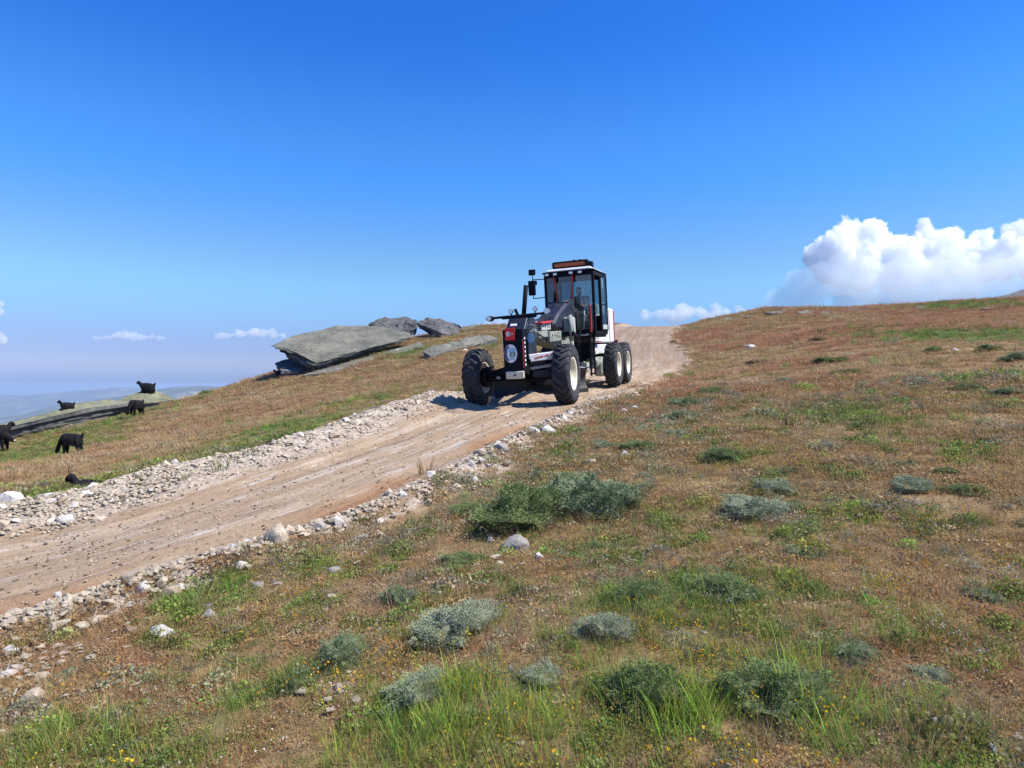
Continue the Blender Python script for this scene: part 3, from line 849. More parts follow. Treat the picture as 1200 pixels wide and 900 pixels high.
def heads(name, seed, n, spread, hgt, hs):
    """stalks with small flower or seed heads"""
    r = random.Random(seed); V = []; F = []; sh = []
    for k in range(n):
        a = r.uniform(0, 6.283); q = spread * math.sqrt(r.random())
        x0, y0 = q * math.cos(a), q * math.sin(a); h_ = hgt * r.uniform(.5, 1.1)
        for m_ in range(4):
            d = Vector((r.gauss(0, 1), r.gauss(0, 1), r.gauss(0, 1))).normalized() * hs
            e_ = d.orthogonal().normalized() * hs * .8
            c = Vector((x0, y0, h_)); b0 = len(V)
            V += [tuple(c - d), tuple(c + e_), tuple(c + d), tuple(c - e_)]; F.append((b0, b0 + 1, b0 + 2, b0 + 3)); sh += [r.uniform(.4, 1)] * 4
    me = mesh_np(name, V, F, False); add_attr(me, "shade", sh); return me

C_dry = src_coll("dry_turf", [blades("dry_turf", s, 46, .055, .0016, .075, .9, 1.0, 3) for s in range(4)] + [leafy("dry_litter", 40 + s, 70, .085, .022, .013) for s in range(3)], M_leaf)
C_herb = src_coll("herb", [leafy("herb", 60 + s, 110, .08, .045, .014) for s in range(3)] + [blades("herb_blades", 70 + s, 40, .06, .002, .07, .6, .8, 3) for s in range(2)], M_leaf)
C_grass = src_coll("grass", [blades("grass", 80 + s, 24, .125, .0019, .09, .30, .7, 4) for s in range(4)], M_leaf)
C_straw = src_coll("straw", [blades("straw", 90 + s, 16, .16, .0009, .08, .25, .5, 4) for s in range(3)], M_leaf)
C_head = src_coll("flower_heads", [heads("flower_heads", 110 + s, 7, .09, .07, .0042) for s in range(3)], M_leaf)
C_gravel = src_coll("gravel", [hull_mesh("gravel", 500 + k, 10, .6) for k in range(6)], M_stone)
C_clod = src_coll("clods", [hull_mesh("clod", 520 + k, 10, .6) for k in range(4)], M_tan)
C_coarse = src_coll("coarse_turf", [blades("coarse_turf", 130 + s, 70, .085, .0042, .17, .7, .9, 2) for s in range(4)], M_leaf)
C_coarseg = src_coll("coarse_grass", [blades("coarse_grass", 150 + s, 60, .17, .0050, .15, .25, .6, 3) for s in range(3)], M_leaf)

def candidates(n, d0, d1, power, fov=56):
    """random ground points seen between d0 and d1 metres away"""
    u = rng.random(n)
    q = 2 - power
    d = (d0 ** q + u * (d1 ** q - d0 ** q)) ** (1 / q)
    a = np.radians(rng.uniform(-fov, fov, n))
    return d * np.sin(a), d * np.cos(a)
def off_road(x, y, near=0.1, far=1.75):
    idx, lat, lon, end = road_coords(x, y)
    hw = HW[idx]
    j = (fbm(x / 0.5, y / 0.5, 201, 3) - .5) * 0.6
    return np.where(end, True, (lat < -(hw + near + j)) | (lat > hw + far + j))
def rots(n, tilt=.15):
    return np.stack([rng.uniform(-tilt, tilt, n), rng.uniform(-tilt, tilt, n), rng.uniform(0, 6.283, n)], 1)
def jitter(base, n, v=.25, h=.12):
    b_ = np.asarray(base)
    if b_.ndim == 1: b_ = np.repeat(b_[None], n, 0)
    k = np.exp(rng.normal(0, v, n))[:, None]
    return np.clip(b_ * k * np.exp(rng.normal(0, h, (n, 3))), 0.005, .9)
PAL_DRY = np.array([(0.40, 0.245, 0.115), (0.47, 0.35, 0.185), (0.47, 0.33, 0.13), (0.36, 0.265, 0.15), (0.58, 0.46, 0.28), (0.40, 0.20, 0.10), (0.37, 0.34, 0.12)])
def dry_colour(x, y):
    n_ = len(x)
    f1 = fbm(x / 1.3, y / 1.6, 301, 3); f2 = fbm(x / 0.5, y / 0.6, 303, 2)
    k = np.clip(((f1 * 1.6 - .3) * 4 + (f2 - .5) * 3 + rng.normal(0, .9, n_)), 0, 6).astype(int)
    c = PAL_DRY[k] * np.array([0.94, 0.91, 0.90])
    rf = red_field(x, y)[:, None] * .75
    return c * (1 - rf) + np.array([0.44, 0.21, 0.12]) * rf
def wear(x, y):   # bare trodden patches
    return sstep(0.60, 0.70, fbm(x / 1.1, y / 1.4, 331, 4))

# the close turf
x, y = candidates(60000, 1.7, 15, 1.05)
ok = off_road(x, y, 0.25, 1.5); x, y = x[ok], y[ok]
g = green_field(x, y); wr_ = wear(x, y)
gpatch = sstep(.50, .66, fbm(x / .35, y / .45, 341, 3)) * .65
ispl = rng.random(len(x))
pg = np.clip(g * .95 + gpatch * (0.25 + 0.75 * (1 - sstep(4, 10, y))), 0, .93)
isg = ispl < pg
keep = rng.random(len(x)) > wr_ * .75
z = height(x, y)
rd_ = np.hypot(x, y)
m1 = keep & ~isg
def put(name, coll, m, nmesh, size, tint, label, x=x, y=y, z=z, tilt=.15, zs=1.0):
    n_ = int(m.sum()); sc_ = np.exp(rng.normal(0, .28, n_)) * size[m] if hasattr(size, '__len__') else np.exp(rng.normal(0, .28, n_)) * size
    scatter(name, coll, np.stack([x[m], y[m], z[m] - .004], 1), rots(n_, tilt), np.stack([sc_, sc_, sc_ * zs * rng.uniform(.75, 1.25, n_)], 1),
            rng.integers(0, nmesh, n_), tint, label)
grow = np.clip(.62 + (rd_ - 2.4) * .12, .62, 1) + np.clip((rd_ - 5) / 9, 0, 1.2)
put("dry_turf", C_dry, m1, 7, grow, dry_colour(x[m1], y[m1]), "dry brown and rusty turf covering the near slope")
m2 = keep & isg
gm_ = m2 & (rng.random(len(x)) < .62)
gc = jitter((0.19, 0.23, 0.05), int(gm_.sum()), .3, .15)
put("green_herbs", C_herb, gm_, 5, grow, gc, "low green herbs mixed into the near turf")
gm_ = m2 & (rng.random(len(x)) < np.clip(g * .55, .10, .55))
put("green_grass", C_grass, gm_, 4, 0.45 + .75 * np.clip(g, 0, 1) * rng.random(len(x)), jitter((0.20, 0.28, 0.05), int(gm_.sum()), .25, .12), "fresh green grass tufts on the near slope")
# straw stalks and grey herbs and flowers
m3 = rng.random(len(x)) < .16 * (1 + red_field(x, y))
put("straw_stalks", C_straw, m3, 3, np.full(len(x), .8), jitter((0.40, 0.28, 0.14), int(m3.sum()), .25, .14), "thin straw coloured stalks standing in the turf")
m4 = (rng.random(len(x)) < .18 * sstep(.48, .6, fbm(x / .6, y / .8, 351, 3)))
put("grey_herbs", C_herb, m4, 5, grow * .9, jitter((0.25, 0.25, 0.15), int(m4.sum()), .25, .08), "grey green woolly herbs between the dry tufts")
fy = rng.random(len(x)) < .10 * sstep(.5, .62, fbm(x / .9, y / .9, 361, 3)) * (rd_ < 9)
put("yellow_flowers", C_head, fy, 3, 1.0 + 0 * x, jitter((0.62, 0.42, 0.03), int(fy.sum()), .12, .08), "tiny yellow flowers dotted through the turf")
fw = rng.random(len(x)) < .07 * sstep(.5, .6, fbm(x / .7, y / .7, 371, 3)) * (rd_ < 9)
put("white_flowers", C_head, fw, 3, .85 + 0 * x, jitter((0.55, 0.50, 0.42), int(fw.sum()), .12, .05), "tiny whitish flowers and seed heads in the turf")
fo = rng.random(len(x)) < .06 * (rd_ < 9)
put("orange_herbs", C_dry, fo, 4, .9 + 0 * x, jitter((0.42, 0.17, 0.04), int(fo.sum()), .15, .08), "rust orange withered herbs in the turf")

# middle distance and the far slopes
x, y = candidates(52000, 12, 66, 0.55, 50)
ok = off_road(x, y, 0.2, 1.5); x, y = x[ok], y[ok]; z = height(x, y); rd_ = np.hypot(x, y)
g = green_field(x, y); isg = rng.random(len(x)) < np.clip(g * .95 + .18 * sstep(.5, .65, fbm(x / 1.5, y / 2, 381, 3)), 0, .93)
size = 1.0 + np.clip((rd_ - 12) / 30, 0, 1.4)
keep = rng.random(len(x)) > wear(x / 2, y / 2) * .5
put("dry_turf", C_coarse, ~isg & keep, 4, size, dry_colour(x[~isg & keep], y[~isg & keep]) * np.array([0.93, 0.96, 1.0]), "dry brown and rusty turf on the farther slopes", x, y, z, .1, .8)
mg = isg
put("green_grass", C_coarseg, mg, 3, size * .5, jitter((0.20, 0.25, 0.06), int(mg.sum()), .22, .12), "fresh green grass on the farther slopes", x, y, z, .1, .85)

# tall bright grass in the hollows close to the camera
bx_, by_, bs_ = [], [], []
for px, py, rad_, cnt, sz in [(540, 868, .42, 180, 1.3), (470, 850, .25, 60, 1.1), (610, 850, .25, 60, 1.2), (800, 838, .13, 60, 2.0), (830, 745, .5, 150, 1.25), (700, 720, .35, 70, 1.1), (640, 760, .4, 60, 1.0), (880, 790, .4, 90, 1.2),
                              (1000, 830, .35, 80, 1.2), (1060, 870, .3, 50, 1.2), (1015, 722, .35, 60, 1.2), (340, 810, .25, 60, 1.0), (130, 880, .5, 110, 1.0), (30, 850, .3, 40, .9), (450, 790, .3, 60, 1.0), (730, 880, .4, 90, 1.2), (940, 610, .6, 70, 1.1), (720, 575, .5, 50, 1.0), (630, 585, .4, 50, 1.0)]:
    p_ = unproject(px, py)
    for q_ in range(int(cnt * (.8 if px in (540, 470, 800) else .45))):
        bx_.append(p_.x + rng.normal(0, rad_ * .72)); by_.append(p_.y + rng.normal(0, rad_ * .72)); bs_.append(sz * rng.uniform(.35, .95))
bx_, by_, bs_ = map(np.array, (bx_, by_, bs_)); n_ = len(bx_)
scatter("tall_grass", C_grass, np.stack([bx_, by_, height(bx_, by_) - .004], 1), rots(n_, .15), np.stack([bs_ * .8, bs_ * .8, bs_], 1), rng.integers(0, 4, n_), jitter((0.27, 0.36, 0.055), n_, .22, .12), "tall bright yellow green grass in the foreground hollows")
# plants that have taken root on the rubble and along the berm
# gravel and clods
def gravel(name, coll, nm, n, latf, smin, smax, label, i1=150, p=2.5):
    i_ = rng.integers(16, i1, n); lat = latf(n, HW[i_])
    q = RC[i_, :2] + NRM[i_] * lat[:, None] + TAN[i_] * rng.uniform(-.2, .2, (n, 1))
    z_ = height(q[:, 0], q[:, 1]); s_ = smin + (smax - smin) * rng.random(n) ** p
    scatter(name, coll, np.stack([q[:, 0], q[:, 1], z_ + s_ * .22], 1), rots(n, .5), np.stack([s_, s_, s_], 1), rng.integers(0, nm, n), np.ones((n, 3)), label)
gravel("rubble_gravel", C_gravel, 6, 11000, lambda n, h: h + np.abs(rng.normal(.75, .36, n)) + .0, .02, .10, "loose pale gravel of the far rubble bank", 125)
gravel("berm_gravel", C_gravel, 6, 4800, lambda n, h: -h - rng.normal(.06, .17, n), .025, .12, "loose pale gravel of the near road berm", 112)
gravel("road_gravel", C_gravel, 6, 3500, lambda n, h: rng.uniform(-1, 1, n) * h, .012, .055, "pale pebbles scattered on the dirt road", 150, 3)
gravel("road_clods", C_clod, 4, 2200, lambda n, h: rng.uniform(-1, 1.15, n) * h, .015, .07, "brown clods of earth scattered on the dirt road", 150, 3)
x, y = candidates(1500, 2, 26, .8); ok = off_road(x, y) & (rng.random(len(x)) < wear(x, y) + .15); x, y = x[ok], y[ok]; z = height(x, y)
s_ = .02 + .07 * rng.random(len(x)) ** 2.5 * (1 + y / 14)
scatter("turf_gravel", C_gravel, np.stack([x, y, z], 1), rots(len(x), .4), np.stack([s_, s_, s_ * .6], 1), rng.integers(0, 6, len(x)), np.ones((len(x), 3)), "small pale stones lying in worn turf")

cx_, cy_ = [], []
for px, py, rad_, cnt in [(35, 850, .22, 90), (60, 772, .25, 80), (20, 800, .2, 50), (130, 752, .25, 40), (400, 690, .3, 30), (600, 655, .25, 25), (400, 815, .12, 30), (700, 560, .6, 40), (560, 560, .5, 60)]:
    p_ = unproject(px, py)
    cx_ += list(p_.x + rng.normal(0, rad_, cnt)); cy_ += list(p_.y + rng.normal(0, rad_, cnt))
cx_, cy_ = np.array(cx_), np.array(cy_); s_ = (.012 + .06 * rng.random(len(cx_)) ** 2) * (1 + cy_ / 14)
scatter("stone_chips", C_gravel, np.stack([cx_, cy_, height(cx_, cy_) + s_ * .25], 1), rots(len(cx_), .4), np.stack([s_, s_, s_ * .7], 1), rng.integers(0, 6, len(cx_)), np.ones((len(cx_), 3)), "little pale stone chips lying around the bigger stones in the turf")
# ---------------------------------------------------------------- cushion shrubs
def cushion(name, seed, n=9500, ll=0.026, lw=0.0075):
    r = random.Random(seed); V = []; F = []; sh = []; km = []
    seedv = Vector((seed * 3.7, 0, 0))
    def radial(d):
        return .96 + 0.55 * mnoise.noise(d * 1.7 + seedv) + 0.28 * mnoise.noise(d * 4.0 + seedv)
    # dense inner body of twigs
    bm = bmesh.new(); bmesh.ops.create_icosphere(bm, subdivisions=3, radius=0.5)
    for v in bm.verts:
        d = v.co.normalized(); f = radial(d) * 0.88
        v.co = Vector((d.x * .5 * f, d.y * .5 * f, max(-.1, d.z) * f * 1.0))
    bm.verts.ensure_lookup_table()
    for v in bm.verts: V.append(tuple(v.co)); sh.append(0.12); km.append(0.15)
    tris = [tuple(v.index for v in f.verts) + (f.verts[0].index,) for f in bm.faces]
    T3 = [t[:3] for t in tris]; bm.free()
    Q = []
    for k in range(n):
        d = Vector((r.gauss(0, 1), r.gauss(0, 1), abs(r.gauss(0, 1)))).normalized()
        f = radial(d) * r.uniform(.82, 1.03)
        c = Vector((d.x * .5 * f, d.y * .5 * f, d.z * f))
        up = (d * Vector((1, 1, .8)) + Vector((r.gauss(0, .45), r.gauss(0, .45), .35))).normalized()
        L = ll * r.uniform(.6, 1.5)
        upw = Vector((up.x * L, up.y * L, up.z * L * 2.0))
        side = up.cross(Vector((r.gauss(0, 1), r.gauss(0, 1), r.gauss(0, 1)))).normalized() * lw * r.uniform(.7, 1.4)
        b0 = len(V); V += [tuple(c - side), tuple(c + side), tuple(c + upw)]
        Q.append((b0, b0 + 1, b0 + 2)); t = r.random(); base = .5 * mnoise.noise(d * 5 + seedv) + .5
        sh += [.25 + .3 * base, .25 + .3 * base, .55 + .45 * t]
        wood = 0.85 if (d.z < 0.22 and r.random() < .55) or r.random() < .05 else 0.0
        km += [wood] * 3
    me = mesh_np(name, V, T3 + Q, False); add_attr(me, "shade", sh); add_attr(me, "kind_mix", km)
    return me
SH = {
    'blue': shrub_mat("blue_green_cushion", ((0.12, 0.17, 0.075), (0.175, 0.23, 0.11), (0.245, 0.295, 0.16))),
    'green': shrub_mat("dark_green_cushion", ((0.10, 0.145, 0.045), (0.145, 0.20, 0.065), (0.21, 0.265, 0.10))),
    'grey': shrub_mat("grey_cushion", ((0.20, 0.245, 0.14), (0.27, 0.31, 0.19), (0.35, 0.38, 0.255))),
    'brown': shrub_mat("withered_cushion", ((0.14, 0.10, 0.06), (0.19, 0.13, 0.08), (0.16, 0.16, 0.08))),
}
SHM = {}
for kk, m_ in SH.items():
    SHM[kk] = []
    for q in range(3):
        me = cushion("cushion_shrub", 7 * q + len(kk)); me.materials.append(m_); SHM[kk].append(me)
shrubs = [
    (614, 624, 118, 60, 'green', "left half of the big double cushion shrub, green with a woody left end"),
    (700, 608, 134, 54, 'blue', "right half of the big double cushion shrub, darker bluish green and rounder"),
    (536, 757, 100, 42, 'grey', "grey green mounded cushion, upper of two in the bright grass, foreground"),
    (398, 787, 66, 36, 'blue', "low cushion with bare brown soil torn open below it, lower left foreground"),
    (488, 832, 84, 36, 'grey', "pale cushion partly hidden by tall bright grass at the bottom"),
    (712, 756, 76, 28, 'grey', "flat grey green cushion in the centre foreground right of the upper mounded one"),
    (752, 716, 68, 32, 'green', "cushion with a dark woody left end below a grey tuft, centre foreground"),
    (862, 708, 84, 28, 'green', "low green cushion edging the green grass patch, right of centre"),
    (918, 846, 118, 58, 'green', "wide dark green cushion at the bottom right of centre"),
    (772, 846, 112, 62, 'green', "wide bushy cushion at the bottom beside tall green grass"),
    (897, 608, 80, 26, 'grey', "grey green cushion on the right slope, lower of a joined pair"),
    (917, 580, 52, 18, 'grey', "smaller cushion on the right slope touching the grey one above it"),
    (852, 544, 56, 20, 'green', "round green cushion with orange dry grass at its right side"),
    (953, 657, 50, 14, 'blue', "flat bluish cushion alone in brown turf right of centre"),
    (1076, 577, 48, 18, 'grey', "greyish dome cushion, left of three small ones on the right slope"),
    (1139, 581, 46, 13, 'green', "green low cushion, right one of three small ones on the right slope"),
    (1112, 558, 34, 11, 'green', "green cushion, uppermost of three small ones on the right slope"),
    (982, 427, 42, 12, 'green', "dark green cushion high on the right slope, upper of a pair"),
    (998, 439, 36, 8, 'green', "lighter green cushion just below the dark one high on the right slope"),
    (808, 479, 40, 16, 'blue', "bluish cushion with dark left side near the road edge, largest of a cluster"),
    (798, 493, 36, 12, 'blue', "bluish cushion directly below the largest one near the road edge"),
    (838, 463, 38, 11, 'green', "green cushion above and right of the cluster near the road edge"),
    (857, 484, 30, 9, 'green', "small green cushion right of the bluish ones near the road edge"),
    (755, 529, 52, 14, 'green', "long dark cushion in red brown turf below the road edge cluster"),
    (795, 514, 36, 12, 'grey', "grey cushion just right of the long dark one"),
    (712, 526, 32, 11, 'grey', "grey cushion near the road, left of the long dark one"),
    (893, 426, 30, 6, 'brown', "withered brown cushion high on the slope below the white slab"),
    (1097, 413, 26, 8, 'green', "dark cushion on the upper right slope beside a white stone"),
    (1163, 412, 28, 10, 'green', "dark green cushion under the bright grass strip near the right edge"),
    (1196, 425, 30, 14, 'blue', "bluish cushion cut by the right picture edge, upper one"),
    (1145, 458, 42, 10, 'green', "wide flat green cushion above the right picture edge pair"),
    (1190, 464, 46, 12, 'blue', "bluish cushion at the right picture edge, lower one"),
    (1070, 472, 32, 8, 'green', "small cushion in dry turf left of the wide flat green one"),
    (1050, 403, 18, 6, 'grey', "pale grey tuft high on the right slope above the green band"),
    (550, 605, 46, 14, 'green', "low green cushion just left of the big double shrub"),
    (545, 662, 52, 14, 'green', "green cushion in orange turf below the big double shrub"),
    (470, 712, 48, 22, 'blue', "loose dark cushion above the torn soil, left of centre"),
    (345, 816, 46, 26, 'green', "leafy bright green bush at the lower left"),
    (1160, 704, 46, 12, 'blue', "small bluish cushion near the right edge in brown turf"),
    (1095, 800, 50, 16, 'grey', "faint grey cushion near the lower right corner stones"),
    (640, 805, 60, 22, 'grey', "straggly grey cushion beside the small upright grey stone"),
    (700, 648, 40, 12, 'green', "small green cushion right of the round white stone"),
    (1010, 780, 60, 18, 'blue', "thin bluish cushion among yellow flowers at right"),
    (240, 463, 16, 8, 'green', "dark green bush on the skyline right of the goat rock"),
    (790, 402, 10, 4, 'brown', "withered tuft on the cut bank beside the far road"),
    (665, 548, 30, 8, 'grey', "grey flat cushion between the road and the big double shrub"),
    (960, 400, 22, 5, 'brown', "brown low cushion far up the right slope"),
    (925, 448, 26, 7, 'grey', "grey low cushion halfway up the right slope"),
    (1072, 445, 24, 6, 'green', "little green cushion between pale chips, upper right"),
    (450, 466, 20, 4, 'green', "small dark cushion on the left slope above the rubble bank"),
    (400, 471, 22, 4, 'grey', "low grey cushion on the left slope left of the small dark one"),
]
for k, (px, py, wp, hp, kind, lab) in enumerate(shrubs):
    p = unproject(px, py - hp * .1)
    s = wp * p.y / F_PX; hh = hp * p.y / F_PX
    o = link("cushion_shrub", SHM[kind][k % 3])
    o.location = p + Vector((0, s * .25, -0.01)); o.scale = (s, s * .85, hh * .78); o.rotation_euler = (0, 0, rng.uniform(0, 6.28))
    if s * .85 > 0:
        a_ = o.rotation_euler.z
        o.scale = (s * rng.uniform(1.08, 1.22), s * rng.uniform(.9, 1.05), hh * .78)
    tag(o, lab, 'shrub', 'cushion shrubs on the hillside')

# grass and weeds rooted in the rubble and the road edge
def weed(px, py, hpx, col, label, n=26):
    p = unproject(px, py); hgt = hpx * p.y / F_PX
    me = blades("grass_tuft", int(px), n, hgt, .0028 if p.y < 8 else .006, hgt * .35, .3, .5, 4)
    m, nn, ll, bb_ = new_mat("tuft_" + str(int(px)))
    a_ = attr(nn, "shade"); v = nn.new("ShaderNodeMapRange"); ll.new(a_.outputs['Fac'], v.inputs[0]); v.inputs[3].default_value = .6; v.inputs[4].default_value = 1.4
    ll.new(mix(nn, ll, 1.0, col, v.outputs[0], 'MULTIPLY'), bb_.inputs['Base Color']); bb_.inputs['Roughness'].default_value = .75
    o = link("grass_tuft", me, m); o.location = p
    tag(o, label, 'grass')
weed(258, 553, 26, (0.15, 0.19, 0.05), "green weed tuft growing out of the far rubble bank, taller one")
weed(218, 562, 16, (0.17, 0.2, 0.06), "short green tuft in the far rubble bank left of the taller weed", 18)
weed(300, 531, 10, (0.17, 0.2, 0.07), "small green tuft in the rubble left of the road bend", 18)
weed(318, 651, 16, (0.22, 0.22, 0.07), "olive grass tuft in front of the pale squared berm stone")
weed(58, 736, 26, (0.23, 0.21, 0.07), "thin grass tuft standing at the road's near edge, lower left", 20)
weed(22, 764, 28, (0.26, 0.22, 0.05), "yellow green grass clump at the left edge by the road", 44)
weed(498, 556, 26, (0.33, 0.22, 0.10), "dry brown grass tuft on the near road edge", 34)
weed(480, 581, 14, (0.33, 0.24, 0.11), "short dry tuft beside the chalk white berm stone", 26)
weed(232, 711, 20, (0.16, 0.24, 0.06), "upright green tuft left of the greyish squared stone", 30)
weed(705, 486, 14, (0.24, 0.25, 0.09), "grey green tuft on the road edge under the rear wheels", 40)
weed(730, 470, 14, (0.30, 0.28, 0.11), "straw coloured tuft on the road edge right of the rear wheels", 40)
weed(750, 462, 14, (0.22, 0.24, 0.08), "green tuft on the road edge right of the straw coloured one", 40)

# ---------------------------------------------------------------- layered rocks
def strata(name, top, thick, nl, seed, mat, parent=None, inset=0.16, wob=0.16, relief=0.10, taper=0.25, lean=0.1, side=None):
    """slab of bedded rock: its upper face follows the measured corners (px, py, metres), its edge steps in and out bed by bed"""
    r = random.Random(seed)
    P3 = [Vector(P(*t)) for t in top]
    c = sum(P3, Vector()) / len(P3)
    nrm = Vector()
    for a, b_ in zip(P3, P3[1:] + P3[:1]): nrm += (a - c).cross(b_ - c)
    nrm.normalize()
    if nrm.z < 0: nrm = -nrm
    ring = []; th = []
    tk = thick if isinstance(thick, (list, tuple)) else [thick] * len(P3)
    per = 10
    for i_ in range(len(P3)):
        a, b_ = P3[i_], P3[(i_ + 1) % len(P3)]
        for q in range(per):
            t = q / per
            p = a.lerp(b_, t); th.append(tk[i_] * (1 - t) + tk[(i_ + 1) % len(P3)] * t)
            d = (p - c); 
            f = 1 + wob * 0.35 * mnoise.noise(p * 0.9 + Vector((seed, 0, 0))) + wob * .25 * mnoise.noise(p * 3.1)
            ring.append(c + d * f)
    M_ = len(ring); V = []; F = []
    NRg = 9
    for g in range(NRg):                       # upper face
        t = (g + 1) / NRg
        for p in ring:
            q = c + (p - c) * t
            hgt = relief * (mnoise.fractal(q * 0.55 + Vector((seed, 3, 0)), 1, 2, 5)) + relief * .35 * math.floor(3 * mnoise.noise(q * .5)) / 3
            V.append(q + nrm * (hgt * (1 if t < .999 else .4)))
    for g in range(NRg - 1):
        for k in range(M_):
            k2 = (k + 1) % M_
            F.append((g * M_ + k, g * M_ + k2, (g + 1) * M_ + k2, (g + 1) * M_ + k))
    V.append(c + nrm * relief * .3); cidx = len(V) - 1
    cen = [(k, (k + 1) % M_, cidx) for k in range(M_)]
    prev = (NRg - 1) * M_
    down = (-nrm * lean + Vector((0, 0, -(1 - lean)))).normalized()
    lv = sorted(r.uniform(0.05, .97) for _ in range(nl - 1)); lv = [0] + lv + [1]
    for j in range(nl):
        ins = 1 - inset * r.random() * (1 if j else .15) - taper * lv[j]
        for lvl in (lv[j], lv[j + 1]):
            base = len(V)
            for k, p in enumerate(ring):
                n_ = mnoise.noise(Vector((p.x * .8, p.y * .8, j * 5.1 + seed)))
                f = ins + n_ * inset * .8 + .03 * mnoise.noise(p * 3.5 + Vector((0, 0, j)))
                if j == 0 and lvl == 0: f = 1 - .01
                V.append(c + (p - c) * f + down * (th[k] * (lvl + (.006 if lvl == lv[j] else 0))))
            for k in range(M_):
                k2 = (k + 1) % M_
                F.append((prev + k, prev + k2, base + k2, base + k))
            prev = base
    V.append(sum((V[prev + k] for k in range(M_)), Vector()) / M_); cb = len(V) - 1
    F = [tuple(f) for f in F]
    me = bpy.data.meshes.new(name)
    me.from_pydata([tuple(v) for v in V], [], F + cen + [(prev + (k + 1) % M_, prev + k, cb) for k in range(M_)])
    bm = bmesh.new(); bm.from_mesh(me); bmesh.ops.recalc_face_normals(bm, faces=bm.faces)
    for f_ in bm.faces: f_.smooth = False
    bm.to_mesh(me); bm.free()
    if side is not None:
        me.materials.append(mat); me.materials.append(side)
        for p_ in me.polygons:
            if abs(p_.normal.dot(nrm)) < .62: p_.material_index = 1  # steep edge faces get the darker rock, their shade put into colour
    o = link(name, me, mat, parent)
    return o
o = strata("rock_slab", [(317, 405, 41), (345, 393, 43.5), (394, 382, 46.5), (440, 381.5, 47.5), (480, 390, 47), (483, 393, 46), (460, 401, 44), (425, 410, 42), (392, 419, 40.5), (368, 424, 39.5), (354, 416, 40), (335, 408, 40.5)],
           [.5, .8, .9, .8, .6, .45, .35, .4, .5, .8, 1.15, 1.0], 10, 4, M_rock, None, .12, .10, .15, .12, .12, M_rockdark_shade)
tag(o, "huge flat tilted grey rock slab overhanging the brow left of the grader", 'rock')
o = strata("rock_block", [(322, 425, 41.5), (340, 420, 43), (366, 421, 43), (372, 430, 41.5), (350, 436, 40), (330, 435, 40)], 1.0, 7, 8, M_rockdark_shade, None, .14, .2, .08, .05)
tag(o, "dark layered block carrying the low left end of the huge slab", 'rock')
o = strata("rock_slab", [(352, 440, 38), (372, 434, 39.5), (410, 424, 41.5), (450, 413, 43.5), (492, 401, 45.5), (502, 406, 44), (470, 415, 42), (430, 425, 40.5), (385, 437, 38.5)], .5, 3, 12, M_rock, None, .05, .15, .07, .05)
tag(o, "low pale rock shelf bedded in turf beneath the huge slab's front edge", 'rock')
o = strata("rock_boulder", [(431, 381, 51), (450, 374, 52), (476, 371, 53), (484, 374.5, 53), (490, 380, 52), (484, 390, 50.5), (468, 389, 50), (448, 386, 50)], [.6, 1.1, 1.4, .9, .5, .9, 1.6, 1.5], 11, 21, M_rockdark_shade, None, .18, .3, .45, .10)
tag(o, "dark layered boulder behind the huge slab, left side of the see-through gap", 'rock')
o = strata("rock_boulder", [(487, 379, 51), (499, 373, 51.5), (516, 374.5, 52), (536, 380, 52.5), (550, 390, 52), (538, 396, 50), (518, 390, 49.5), (505, 384, 50)], [.35, .7, 1.5, 1.4, 1.1, 1.1, 1.5, .6], 11, 33, M_rockdark_shade, None, .18, .3, .40, .06)
tag(o, "leaning dark boulder forming the right side of the see-through gap", 'rock')
o = strata("low_rock", [(540, 385, 52), (556, 381.5, 53), (580, 384, 54), (588, 388, 53), (570, 391, 51.5), (550, 393, 50.5)], .6, 4, 71, M_rock, None, .12, .3, .2, .1)
tag(o, "low grey brown rock on the skyline right of the leaning dark boulder", 'rock')
o = strata("low_rock", [(556, 397, 47), (572, 393, 48), (590, 395, 48.5), (584, 400, 47), (565, 402, 46)], .4, 3, 73, M_rock, None, .12, .3, .12, .1)
tag(o, "low pale rock in the turf just above the striped outcrop", 'rock')
ro = empty("striped_outcrop", P(535, 415, 41)); tag(ro, "low tilted outcrop with diagonal stripes between the boulders and the grader", 'rock')
for q in range(13):
    t = q / 12
    x0 = 498 + 56 * t; yb = 416.5 - 13.5 * t; dd = 38.3 + 3.0 * t; j = 1.3 * math.sin(q * 2.3)
    s_ = strata("rock_layer", [(x0 - 2, yb - 5 - j, dd + .6), (x0 + 3, yb - 9 - j, dd + 1.1), (x0 + 21, yb - 9.5 - j, dd + 1.6), (x0 + 27, yb - 6, dd + .9), (x0 + 14, yb - 1.5, dd), (x0 + 6, yb + .5, dd - .3)], .42, 3, 40 + q, M_rock, None, .12, .35, .08, .05, .1, M_rockdark_shade)
    s_.parent = ro; s_.matrix_parent_inverse = Matrix.Translation(-ro.location)
o = strata("rock_ledge", [(-60, 511, 31), (0, 497.5, 32.5), (40, 487.5, 34), (75, 479, 35.5), (104, 471.5, 37), (126, 468, 38), (160, 471, 37.6), (140, 474, 35.6), (112, 477, 34.6), (80, 484, 33.2), (45, 491.5, 32), (5, 501, 31), (-50, 514, 29.5)], [.6, .6, .6, .6, .6, .6, .6, .8, 1.0, 1.0, 1.0, 1.0, 1.0], 9, 51, M_rockgreen, None, .09, .10, .14, .22, .15, M_rockdark_shade)
tag(o, "long lichen green rock ledge running in from the left edge where goats rest", 'rock')
